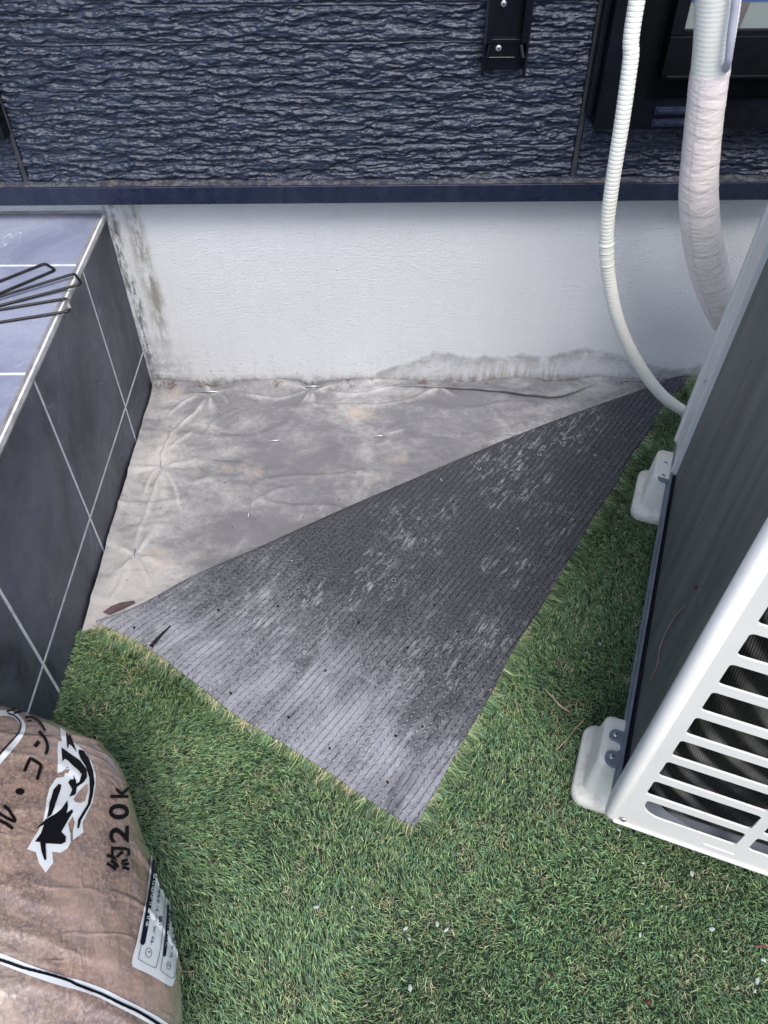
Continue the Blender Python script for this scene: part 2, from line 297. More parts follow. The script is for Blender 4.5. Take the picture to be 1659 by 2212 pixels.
# --- bag
k = NT('sand_bag_film', (0.3, 0.2, 0.16), 0.24, spec=0.6)
n1 = k.noise(5, 6, 0.6, None, 0.4); n2 = k.noise(30, 7, 0.75, None, 0.4); n3 = k.noise(240, 5, 0.8)
g = k.mix(k.rng(n1, 0.34, 0.66), (0.115, 0.080, 0.072), (0.34, 0.245, 0.225)); g = k.mix(k.math('MULTIPLY', k.rng(n2, 0.4, 0.66), 0.75), g, (0.36, 0.235, 0.16))
g = k.mix(k.math('MULTIPLY', k.rng(k.noise(7, 5, 0.6, k.map(k.co(), (1, 1, 1), (0, 0, 0), (4, 4, 4))), 0.5, 0.72), 0.5), g, (0.20, 0.19, 0.15))
g = k.mix(k.math('MULTIPLY', k.rng(n3, 0.44, 0.62), 0.75), g, (0.44, 0.315, 0.25))
g = k.mix(k.math('MULTIPLY', k.rng(k.noise(6, 4, 0.6, k.map(k.co(), (1, 1, 1), (0, 0, 0), (9, 2, 1)), 0.9), 0.55, 0.72), 0.7), g, (0.56, 0.48, 0.47))
k.col(g); k.rgh(k.rng(n2, 0.3, 0.7, 0.3, 0.5)); k.b.inputs['Coat Weight'].default_value = 1.0; k.b.inputs['Coat Roughness'].default_value = 0.09
nb = k.bump(k.noise(16, 4, 0.55, k.map(k.co(), (1, 1, 1), (0.3, 0.2, 0.6)), 0.25), 0.40, 0.012)
cz_ = k.noise(6, 3, 0.5, k.map(k.co(), (1.0, 2.4, 0.8), (0.2, 0.5, 0.7)), 0.6); cz2 = k.noise(13, 3, 0.5, k.map(k.co(), (2.2, 0.8, 1.0), (0.9, 0.1, 0.3)), 0.5)
cr_ = k.math('ADD', k.rng(k.math('ABSOLUTE', k.math('SUBTRACT', cz_, 0.5)), 0.0, 0.05, 1.0, 0.0), k.math('MULTIPLY', k.rng(k.math('ABSOLUTE', k.math('SUBTRACT', cz2, 0.5)), 0.0, 0.06, 1.0, 0.0), 0.6))
nb = k.bump(cr_, 0.35, 0.003, nb)
k.bump(n3, 0.15, 0.001, nb); MT['bag'] = k.m
MT['ink'] = plain('black_ink', (0.006, 0.006, 0.008), 0.5, 0, 0.1, 40, 0.0, 0.12)
MT['inkwhite'] = plain('white_ink', (0.70, 0.73, 0.74), 0.33, 0, 0.05, 20, 0.0)
MT['navyink'] = plain('navy_ink', (0.008, 0.008, 0.026), 0.5, 0, 0.1, 40, 0.0, 0.12)
MT['wire'] = plain('black_wire', (0.014, 0.014, 0.016), 0.4, 0.3, 0.3, 60, 0.2)
MT['stone'] = plain('white_stone', (0.42, 0.46, 0.44), 0.6, 0, 0.25, 200, 0.3)
MT['straw'] = plain('dry_straw', (0.50, 0.38, 0.23), 0.7, 0, 0.2, 120, 0.2)
MT['pinkstem'] = plain('pink_stem', (0.42, 0.22, 0.20), 0.6, 0, 0.2, 80, 0.1)
MT['redleaf'] = plain('red_leaf', (0.13, 0.025, 0.025), 0.5, 0, 0.2, 120, 0.2)
MT['hole'] = plain('hole_dark', (0.004, 0.004, 0.004), 0.9, 0, 0.0, 20, 0)

# ---------------------------------------------------------------- object helpers
def meta(o, label=None, cat=None, group=None, kind=None):
    if label: o['label'] = label
    if cat: o['category'] = cat
    if group: o['group'] = group
    if kind: o['kind'] = kind
    return o
def thing(name, label, cat, loc=(0, 0, 0), rot=(0, 0, 0), group=None):
    o = bpy.data.objects.new(name, None); COL.objects.link(o); o.location = loc; o.rotation_euler = rot
    o.empty_display_size = 0.05; return meta(o, label, cat, group)
def link(name, me, mat=None, parent=None, smooth=False):
    o = bpy.data.objects.new(name, me); COL.objects.link(o)
    if mat is not None: me.materials.append(mat)
    if parent is not None: o.parent = parent
    if smooth: me.polygons.foreach_set('use_smooth', [True] * len(me.polygons))
    return o
def obj(name, bm, mat, parent=None, smooth=False):
    me = bpy.data.meshes.new(name); bmesh.ops.recalc_face_normals(bm, faces=bm.faces); bm.to_mesh(me); bm.free()
    return link(name, me, mat, parent, smooth)
def pydata(name, v, f, mat, parent=None, smooth=True):
    me = bpy.data.meshes.new(name); me.from_pydata([tuple(map(float, q)) for q in v], [], f); me.update()
    return link(name, me, mat, parent, smooth)
def grid(name, P, mat, parent=None, smooth=True, uv=None, closev=False):
    """P: (n,m,3) array of points -> quad sheet"""
    n, m, _ = P.shape; idx = np.arange(n * m).reshape(n, m)
    a = idx[:-1, :-1]; b = idx[1:, :-1]; c = idx[1:, 1:]; d = idx[:-1, 1:]
    F = np.stack([a, b, c, d], -1).reshape(-1, 4)
    if closev:
        F = np.vstack([F, np.stack([idx[:-1, -1], idx[1:, -1], idx[1:, 0], idx[:-1, 0]], -1)])
    me = bpy.data.meshes.new(name); V = P.reshape(-1, 3)
    me.vertices.add(len(V)); me.vertices.foreach_set('co', V.ravel().astype(np.float32))
    me.loops.add(F.size); me.loops.foreach_set('vertex_index', F.ravel().astype(np.int32))
    me.polygons.add(len(F)); me.polygons.foreach_set('loop_start', (np.arange(len(F)) * 4).astype(np.int32))
    me.update(calc_edges=True); me.validate()
    if uv is not None:
        l = me.uv_layers.new(name='UVMap'); u = uv.reshape(-1, 2)[F.ravel()]; l.data.foreach_set('uv', u.ravel().astype(np.float32))
    return link(name, me, mat, parent, smooth)
def box(bm, x0, x1, y0, y1, z0, z1, bev=0.0, seg=2, xf=None):
    r = bmesh.ops.create_cube(bm, size=1.0); vs = r['verts']
    bmesh.ops.scale(bm, vec=(abs(x1 - x0), abs(y1 - y0), abs(z1 - z0)), verts=vs)
    bmesh.ops.translate(bm, vec=((x0 + x1) / 2, (y0 + y1) / 2, (z0 + z1) / 2), verts=vs)
    if bev:
        es = list({e for v in vs for e in v.link_edges})
        r2 = bmesh.ops.bevel(bm, geom=es, offset=bev, segments=seg, affect='EDGES', profile=0.5)
        vs = list({v for f in r2['faces'] for v in f.verts} | {v for v in vs if v.is_valid})
    if xf is not None: bmesh.ops.transform(bm, matrix=xf, verts=vs)
    return vs
def nb(): return bmesh.new()
def frames(pts):
    pts = [Vector(p) for p in pts]; T = []
    for i in range(len(pts)):
        a = pts[max(0, i - 1)]; b = pts[min(len(pts) - 1, i + 1)]; T.append((b - a).normalized())
    n = T[0].orthogonal().normalized(); N = [n]
    for i in range(1, len(pts)):
        n = N[-1] - T[i] * N[-1].dot(T[i]); N.append(n.normalized())
    return pts, T, N
def tube(bm, path, rad, seg=10, cap=True):
    pts, T, N = frames(path); rings = []
    for i, p in enumerate(pts):
        r = rad(i / (len(pts) - 1)) if callable(rad) else rad
        B = T[i].cross(N[i]); ring = []
        for j in range(seg):
            a = 2 * math.pi * j / seg; ring.append(bm.verts.new(p + (N[i] * math.cos(a) + B * math.sin(a)) * r))
        rings.append(ring)
    for a, b in zip(rings, rings[1:]):
        for j in range(seg): bm.faces.new((a[j], a[(j + 1) % seg], b[(j + 1) % seg], b[j]))
    if cap: bm.faces.new(rings[0][::-1]); bm.faces.new(rings[-1])
def spline(pts, n=60):
    """Catmull-Rom through points, n samples"""
    P = np.array([np.array(p, float) for p in pts]); P = np.vstack([2 * P[0] - P[1], P, 2 * P[-1] - P[-2]])
    k = len(P) - 3; out = []
    for s in np.linspace(0, k, n):
        i = min(int(s), k - 1); t = s - i; a, b, c, d = P[i:i + 4]
        out.append(0.5 * (2 * b + (c - a) * t + (2 * a - 5 * b + 4 * c - d) * t * t + (3 * b - a - 3 * c + d) * t ** 3))
    return np.array(out)
def even(P, step):
    d = np.r_[0, np.cumsum(np.linalg.norm(np.diff(P, axis=0), axis=1))]; n = max(2, int(d[-1] / step) + 1)
    s = np.linspace(0, d[-1], n); return np.stack([np.interp(s, d, P[:, i]) for i in range(P.shape[1])], -1)

# ================================================================ ground
g = nb(); box(g, -30, 30, -30, 0.2, -0.25, -0.012); ground = obj('ground', g, MT['soil']); meta(ground, kind='structure')

# ================================================================ house
house = thing('house', 'house wall of rough dark navy siding above a pale stained stucco foundation', 'house wall')
g = nb(); box(g, -1.6, 3.0, 0.0, 0.2, -0.02, 0.452); obj('foundation', g, MT['stucco'], house)
ZL, ZR = aty((10, 444), -0.045)[2], aty((1650, 432), -0.045)[2]
ZB = 0.5 * (ZL + ZR)
ZT = aty((830, 401), -0.045)[2]
# L-shaped drip flashing with a ledge that slopes up to the siding
g = nb()
prof = [(-0.045, ZB), (-0.045, ZT - 0.001), (-0.0435, ZT), (-0.020, ZT + 0.006), (-0.020, ZT + 0.02), (-0.004, ZT + 0.02), (-0.004, ZB + 0.006), (-0.041, ZB + 0.003)]
va = [g.verts.new((-1.6, y, z)) for y, z in prof]; vb = [g.verts.new((3.0, y, z)) for y, z in prof]
for i in range(len(prof)):
    j = (i + 1) % len(prof); g.faces.new((va[i], va[j], vb[j], vb[i]))
g.faces.new(va); g.faces.new(vb[::-1]); obj('drip_flashing', g, MT['navy'], house)
P = np.zeros((1500, 5, 3)); xs = np.linspace(-1.6, 3.0, 1500); ts = np.linspace(0, 1, 5)
for j, t in enumerate(ts):
    P[:, j, 0] = xs; P[:, j, 1] = -0.0425 + 0.0235 * t
    P[:, j, 2] = ZT + 0.0009 + 0.0062 * t + 0.0012 * fbm(xs * 60, xs * 0 + j * 3, 3, 4) * (1 if 0 < t < 1 else 0.2)
du = grid('dust_film', P, MT['ledge'], house); meta(du, 'grey and brown dust lying along the top of the flashing')

SY = -0.030                                     # face of the siding
ZS = aty((700, 391), SY)[2]                     # its lower edge
lines = sorted(aty((700, y), SY)[2] for y in (7, 90, 195, 316))
xjl = aty((8, 255), SY)[0] * 0.5 + aty((60, 395), SY)[0] * 0.5
xjr = aty((1250, 280), SY)[0] * 0.5 + aty((1240, 385), SY)[0] * 0.5
def siding(name, x0, x1, z0, z1, seed, dx=0.0016):
    nx = int((x1 - x0) / dx) + 1; nz = int((z1 - z0) / 0.0012) + 1
    xs = np.linspace(x0, x1, nx); zs = np.linspace(z0, z1, nz); Xg, Zg = np.meshgrid(xs, zs, indexing='ij')
    wz = Zg + 0.0050 * (fbm(Xg * 34, Zg * 50, 3, seed + 9) - 0.5) + 0.0030 * (fbm(Xg * 110, Zg * 90, 2, seed + 3) - 0.5)
    a = fbm(Xg * 22 + 2, wz * 150, 3, seed + 20); a2 = fbm(Xg * 60 + 7, wz * 230 + 3, 3, seed + 31); c = fbm(Xg * 190, Zg * 280, 3, seed + 40)
    pl = np.clip((a - 0.38) * 4.2, 0, 1); pl = pl * pl * (3 - 2 * pl)
    p2 = np.clip((a2 - 0.42) * 4.5, 0, 1); p2 = p2 * p2 * (3 - 2 * p2)
    h = 0.0050 * pl + 0.0020 * p2 + 0.0022 * a + 0.0016 * c
    brk = fbm(Xg * 5, Zg * 3 + 40, 2, seed + 50)                     # where a pressed board joint is interrupted
    for i, zl in enumerate(lines + [lines[-1] + 0.057 * q for q in range(1, 12)]):
        if zl > z1: break
        m = np.exp(-((Zg - zl) / 0.0010) ** 2)
        on = np.clip((fbm(Xg * 4.0 + 13 * i, Zg * 0 + i, 2, seed + 60 + i) - (0.36 if i != 2 else 0.0)) * 12, 0, 1)
        flat = np.exp(-((Zg - zl + 0.0022) / 0.0013) ** 2) * on
        h = h * (1 - 0.5 * flat) + 0.0042 * flat; h = h * (1 - 0.75 * m * on)
    P = np.stack([Xg, SY + 0.006 - h, Zg], -1)
    P = P.copy(); P[0, :, 1] = SY + 0.02; P[-1, :, 1] = SY + 0.02; P[:, 0, 1] = SY + 0.02
    o = grid(name, P, MT['siding'], house); return o
HT = 0.86
wz0_ = aty((1400, 279), -0.070)[2]
siding('siding_panel', xjl + 0.004, xjr - 0.004, ZS, HT, 3)
g = nb(); box(g, 1.66, 3.0, -0.022, 0.0, ZS, 2.6); obj('siding_panel', g, MT['siding'], house)
siding('siding_panel', xjl - 0.35, xjl - 0.004, ZS, HT, 103, 0.002)
siding('siding_panel', xjr + 0.004, xjr + 0.90, ZS, wz0_ + 0.010, 203, 0.0018)
# plain upper wall above what the photograph shows
g = nb(); box(g, -1.6, 3.0, -0.022, 0.2, HT, 2.6); obj('upper_wall', g, MT['siding'], house)
g = nb(); box(g, -1.6, 3.0, -0.003, 0.2, 0.4535, HT - 0.001); obj('wall_core', g, MT['seal'], house)
for xj in (xjl, xjr):
    g = nb(); box(g, xj - 0.0042, xj + 0.0042, SY - 0.001, SY + 0.012, ZS + 0.001, HT - 0.002, 0.0008, 1); obj('joint_sealant', g, MT['seal'], house)

# ---- window on the right: outer frame standing proud, sunk sash, glass
WY = -0.070
win = bpy.data.objects.new('window', None); COL.objects.link(win); win.parent = house
wx0 = 0.5 * (aty((1340, 0), WY)[0] + aty((1277, 278), WY)[0]); wz0 = aty((1400, 279), WY)[2]
zi = aty((1450, 237), WY + 0.004)[2]; xi = aty((1345, 230), WY)[0] + 0.002
WX1, WZ1 = wx0 + 0.80, wz0 + 0.9
g = nb()
def mitre(bm, pts_in, pts_out, y0, y1):
    a = [bm.verts.new((x, y0, z)) for x, z in pts_in + pts_out[::-1]]; b = [bm.verts.new((x, y1, z)) for x, z in pts_in + pts_out[::-1]]
    bm.faces.new(a); bm.faces.new(b[::-1])
    for i in range(len(a)): bm.faces.new((a[i], a[(i + 1) % len(a)], b[(i + 1) % len(a)], b[i]))
gp = 0.0004; t = xi - wx0; tb = zi - wz0
mitre(g, [(wx0 + t, wz0 + tb + gp), (wx0 + t, WZ1 - t)], [(wx0, wz0 + gp), (wx0, WZ1)], WY, -0.005)
mitre(g, [(wx0 + t + gp, wz0 + tb), (WX1 - t, wz0 + tb)], [(wx0 + gp, wz0), (WX1, wz0)], WY, -0.005)
mitre(g, [(WX1 - t, wz0 + tb + gp), (WX1 - t, WZ1 - t)], [(WX1, wz0 + gp), (WX1, WZ1)], WY, -0.005)
mitre(g, [(wx0 + t + gp, WZ1 - t + gp), (WX1 - t - gp, WZ1 - t + gp)], [(wx0 + gp, WZ1), (WX1 - gp, WZ1)], WY, -0.005)
# thin raised lip round the inner edge and the side flange against the siding
box(g, xi - 0.004, xi, WY - 0.004, WY, zi, WZ1 - t, 0.0006, 1)
box(g, wx0 - 0.012, wx0 - 0.0005, -0.050, -0.006, wz0 + 0.012, WZ1, 0.003)
obj('frame', g, MT['black'], win)
g = nb(); box(g, xi + 0.001, WX1 - t, -0.012, -0.004, zi, WZ1 - t); obj('track', g, MT['black2'], win)
SYY = -0.045
sx0 = aty((1430, 160), SYY)[0]; sz1 = aty((1600, 172), SYY)[2]; sz2 = aty((1600, 78), SYY)[2]; sz3 = aty((1600, 66), SYY)[2]
g = nb()
box(g, sx0, WX1 - t - 0.003, SYY, -0.014, sz1, sz2, 0.0015)                 # bottom rail
box(g, sx0 + 0.006, WX1 - t - 0.004, SYY - 0.006, SYY + 0.001, sz1 + 0.0035, sz1 + 0.008, 0.0006, 1)   # lip catching light
xg = aty((1480, 66), SYY)[0]
box(g, sx0, xg, SYY + 0.002, -0.014, sz2 + 0.0005, WZ1 - t - 0.003, 0.0015)
box(g, xg + 0.0005, WX1 - t - 0.003, SYY + 0.003, SYY + 0.012, sz2 - 0.001, sz3, 0.001)
obj('sash', g, MT['black2'], win)
g = nb(); box(g, xg - 0.002, WX1 - t - 0.01, SYY + 0.010, SYY + 0.014, sz3 - 0.002, WZ1 - t - 0.01); obj('glass', g, MT['glass'], win)
zf = aty((1600, 6), SYY)[2]
g = nb(); box(g, xg + 0.002, WX1 - t - 0.012, SYY + 0.0085, SYY + 0.0096, zf, zf + 0.05); obj('film_strip', g, MT['bluefilm'], win)
g = nb(); xb = aty((1625, 0), SYY)[0]
box(g, -0.008, 0.008, SYY + 0.0088, SYY + 0.0097, 0, 0.20, xf=Matrix.Translation((xb - 0.012, 0, sz3)) @ Matrix.Rotation(R(9), 4, 'Y')); obj('reflection_strip', g, MT['glass_refl'], win)  # thin dark strip on the pane standing in for a reflection
for (a, b, c, d) in ((1412, 1500, 230, 247), (1405, 1492, 256, 273)):
    p = aty((a, d), WY); q = aty((b, c), WY)
    g = nb(); box(g, p[0], q[0], WY - 0.004, WY + 0.002, p[2], q[2], 0.001)
    box(g, p[0] + 0.004, q[0] - 0.004, WY - 0.0065, WY - 0.003, p[2] + 0.003, q[2] - 0.003, 0.001); obj('drain_cover', g, MT['navy'], win)

# ---- corner of another frame, far left
g = nb(); cz = aty((3, 300), -0.05)[2]; cx = aty((6, 270), -0.05)[0]
box(g, cx - 0.30, cx, -0.058, -0.006, cz, cz + 0.03, 0.002); box(g, cx - 0.022, cx, -0.0585, -0.006, cz + 0.0305, HT + 0.3, 0.002)
w2 = bpy.data.objects.new('doorway', None); COL.objects.link(w2); w2.parent = house
obj('frame', g, MT['black'], w2)
g = nb(); box(g, cx - 1.2, cx - 0.0225, -0.048, -0.034, cz + 0.0305, HT + 0.3); obj('glass', g, MT['blackpl'], w2)
g = nb(); box(g, cx - 1.2, cx - 0.3005, -0.058, -0.006, cz, cz + 0.03, 0.002); obj('sill', g, MT['black'], w2)

# ================================================================ duct base on the siding
dx0, dx1 = aty((1043, 155), -0.055)[0], aty((1133, 155), -0.055)[0]; dz0 = aty((1085, 150), -0.040)[2]
dx0 += 0.000; db = thing('duct_channel', 'open black plastic duct base channel screwed to the rough siding left of the window', 'duct channel', ((dx0 + dx1) / 2, -0.036, dz0))
hw = (dx1 - dx0) / 2 + 0.002
g = nb(); prof = [(-hw, 0.0), (-hw, -0.024), (-hw + 0.003, -0.026), (-hw + 0.012, -0.026), (-hw + 0.012, -0.022), (-hw + 0.004, -0.021), (-hw + 0.004, -0.003),
                  (hw - 0.004, -0.003), (hw - 0.004, -0.021), (hw - 0.012, -0.022), (hw - 0.012, -0.026), (hw - 0.003, -0.026), (hw, -0.024), (hw, 0.0)]
zc = aty((1085, 88), -0.05)[2] - dz0
va = [g.verts.new((x, y, zc)) for x, y in prof]; vb = [g.verts.new((x, y, 0.9)) for x, y in prof]
for i in range(len(prof)): g.faces.new((va[i], va[(i + 1) % len(prof)], vb[(i + 1) % len(prof)], vb[i]))
g.faces.new(va[::-1]); g.faces.new(vb); obj('channel', g, MT['blackpl'], db)
g = nb(); box(g, -hw + 0.001, hw - 0.001, -0.006, 0.0, 0.0, zc - 0.001, 0.001); box(g, -hw + 0.008, hw - 0.008, -0.0085, -0.0055, zc - 0.006, zc + 0.0005, 0.0008)
box(g, -hw + 0.010, hw - 0.018, -0.0075, -0.0055, 0.017, 0.0195, 0.0005, 1)
box(g, -hw, -hw + 0.0035, -0.022, 0.0, -0.006, zc - 0.002, 0.001); box(g, hw - 0.0035, hw, -0.022, 0.0, -0.008, zc - 0.002, 0.001)
obj('end_clip', g, MT['blackpl'], db)
for sx in (-1, 1):
    g = nb(); tube(g, [(sx * (hw - 0.007) - 0.004 * sx, -0.012, zc - 0.006), (sx * (hw - 0.006), -0.016, zc - 0.024)], 0.0036, 10)
    obj('snap_peg', g, MT['blackpl'], db)
def screw(name, loc, nrm, r, mat, parent):
    g = nb(); q = Vector(nrm).to_track_quat('Z', 'Y').to_matrix().to_4x4(); M = Matrix.Translation(loc) @ q
    prof = [(r, 0.0), (r, 0.0006), (r * .8, 0.0016), (r * .35, 0.0021)]
    rings = [[g.verts.new(M @ Vector((a * math.cos(t * math.pi / 8), a * math.sin(t * math.pi / 8), h))) for t in range(16)] for a, h in prof]
    for a, b in zip(rings, rings[1:]):
        for j in range(16): g.faces.new((a[j], a[(j + 1) % 16], b[(j + 1) % 16], b[j]))
    g.faces.new(rings[-1])
    o = obj(name, g, mat, parent, True)
    g = nb()
    for an in (0.4, 0.4 + math.pi / 2): box(g, -r * .5, r * .5, -r * .1, r * .1, 0.0018, 0.0025, xf=M @ Matrix.Rotation(an, 4, 'Z'))
    obj('cross_slot', g, MT['hole'], o); return o
for py in (8, 104):
    p = aty((1088 - (py > 50) * 11, py), -0.043); screw('screw', (p[0] - db.location[0], -0.0068, p[2] - dz0), (0, -1, 0), 0.0048, MT['zinc'], db)

# ================================================================ tiled step
HS, MZ, Y1, TS = 0.41197, 0.09127, 0.18424, 0.30
step = thing('tiled_step', 'porch step clad in slate tiles, grey with a painted lavender sky tint on top and dark on its side', 'step')
g = nb(); box(g, -1.2, -0.010, -2.6, -0.0015, -0.02, HS - 0.010); obj('concrete_core', g, MT['grout'], step)
g = nb(); box(g, -1.199, -0.0006, -2.599, -0.003, -0.019, HS - 0.0022); 
# grout bed is inset behind the tile faces
obj('grout', g, MT['grout'], step)
gw = 0.0032
def cuts(y):                                     # tile boundaries along y
    out = [-0.0035, -Y1]
    while out[-1] > -2.6: out.append(out[-1] - TS)
    out[-1] = -2.6; return out
cy = cuts(0)
g = nb()
for a, b in zip(cy, cy[1:]):
    ya = a - (gw if a != cy[0] else 0); yb = b + gw
    box(g, -0.010, 0.0, yb, ya, MZ + gw, HS - 0.0133, 0.0007, 1)
    box(g, -0.010, 0.0, yb, ya, -0.018, MZ - gw, 0.0007, 1)
obj('side_tiles', g, MT['tile_side'], step)
g = nb(); gt = 0.0026
xcut = [-0.009, -0.309, -0.609, -0.909, -1.2]
for a, b in zip(cy, cy[1:]):
    ya = a - (gt if a != cy[0] else 0.001); yb = b + gt
    for p, q in zip(xcut, xcut[1:]): box(g, q + gt, p - (gt if p != xcut[0] else 0.0002), yb, ya, HS - 0.012, HS, 0.0008, 1)
obj('top_tiles', g, MT['tile_top_sky'], step)
g = nb(); 
for b in cy[1:-1]: box(g, -1.19, -0.0095, b - gt - .0002, b + gt + .0002, HS - 0.006, HS - 0.0008)
for p in xcut[1:-1]: box(g, p - gt, p + gt, -2.59, -0.004, HS - 0.006, HS - 0.0010)
obj('top_grout', g, MT['grout_top'], step)
# chamfered nosing trim, cut at every tile joint
g = nb()
for a, b in zip(cy, cy[1:]):
    ya, yb = a - 0.0006, b + 0.0006
    pr = [(-0.0092, HS - 0.0005), (-0.0092, HS - 0.013), (0.0008, HS - 0.013), (0.0012, HS - 0.0095), (-0.0065, HS + 0.0006)]
    va = [g.verts.new((x, ya, z)) for x, z in pr]; vb = [g.verts.new((x, yb, z)) for x, z in pr]
    for i in range(5): g.faces.new((va[i], va[(i + 1) % 5], vb[(i + 1) % 5], vb[i]))
    g.faces.new(va); g.faces.new(vb[::-1])
obj('edge_trim', g, MT['trim'], step)
g = nb(); box(g, -1.2, 0.0, -0.0032, -0.0006, HS - 0.004, HS + 0.004, 0.001); obj('wall_joint', g, MT['trim'], step)

# three U-shaped black ground pins lying on the step
def zc_(x, y): return [x / 1.508 * 0.54004, (700 + y / 1.508) * 0.54004]
def upin(loc_label, a, c1, c2, b, z, extend=0.14):
    A, B1, B2, Bq = [np.array(atz(zc_(*p), zz)) for p, zz in zip((a, c1, c2, b), z)]
    A2 = A + (A - B1) / np.linalg.norm(A - B1) * extend; B3 = Bq + (Bq - B2) / np.linalg.norm(Bq - B2) * extend
    for q in (A2, B3): q[2] = max(q[2], HS + 0.0028)
    def rnd(p, c, q, r=0.007):
        p1 = c + (p - c) / np.linalg.norm(p - c) * r; q1 = c + (q - c) / np.linalg.norm(q - c) * r
        return [(1 - t) ** 2 * p1 + 2 * t * (1 - t) * c + t * t * q1 for t in np.linspace(0, 1, 7)]
    path = [A2, A] + rnd(A, B1, B2) + rnd(B1, B2, Bq) + [Bq, B3]
    base = np.array(path).mean(0); base[2] = HS
    t = thing('ground_pin', loc_label, 'ground pin', tuple(base), group='black U shaped ground pins on the step')
    g = nb(); tube(g, [tuple(q - base) for q in path], 0.0023, 10); obj('wire', g, MT['wire'], t, True); return t, base, (B1 - base, B2 - base)
h = HS + 0.0028
upin('black U-shaped wire pin farthest back on the step', (0, 640), (270, 533), (336, 572), (0, 714), (h, h, h, h))
upin('black U-shaped wire pin on the step in the middle, reaching farthest over the edge', (0, 733), (450, 594), (494, 657), (0, 787), (h + .005, h + .006, h + .004, h))
t3, b3, (q1, q2) = upin('black U-shaped wire pin nearest the front with a whitish worn bend', (0, 812), (405, 743), (424, 820), (0, 888), (h, h + .001, h + .001, h))
g = nb(); d = (q2 - q1); tube(g, [tuple(q1 + d * s) for s in (0.15, 0.5, 0.85)], 0.0026, 10); obj('worn_bend', g, MT['trim'], t3, True)

# ================================================================ weed control fabric
PX = lambda x, y: (x, y)
stap = [((430, 846), (470, 846)), ((657, 837), (690, 836)), ((578, 952), (606, 950)), ((806, 941), (834, 939)), ((1092, 936), (1122, 937)),
        ((348, 996), (345, 1014)), ((541, 1090), (536, 1114)), ((292, 1187), (288, 1206))]
sw = []
for a, b in stap: sw.append((np.array(atz(a, 0.004)), np.array(atz(b, 0.004))))
RIDGE = [0]
FOLDS = [[(450, 850), (420, 890), (375, 935), (350, 990)], [(346, 1015), (325, 1080), (300, 1140), (290, 1190)], [(346, 1010), (375, 1050), (388, 1115)], [(350, 985), (385, 955), (425, 922)], [(350, 992), (366, 950), (372, 915)],
         [(450, 848), (400, 868), (352, 905)], [(470, 850), (492, 874)], [(672, 840), (610, 862), (560, 858), (490, 848)], [(672, 840), (740, 854), (800, 849), (870, 836)], [(672, 840), (645, 880)], [(290, 1200), (258, 1258), (238, 1305)], [(290, 1195), (312, 1245), (322, 1275)],
         [(945, 838), (880, 866), (800, 880)], [(945, 838), (985, 858)], [(578, 952), (545, 944)], [(834, 939), (880, 926)], [(348, 1000), (322, 1035), (300, 1085)], [(1122, 937), (1160, 925)], [(520, 880), (470, 905), (430, 950)], [(541, 1090), (590, 1062), (640, 1050)], [(240, 1150), (262, 1080), (285, 1010)]]
FW_ = [spline([np.array(atz(p, 0.0)) for p in f_], 24)[:, :2] for f_ in FOLDS]
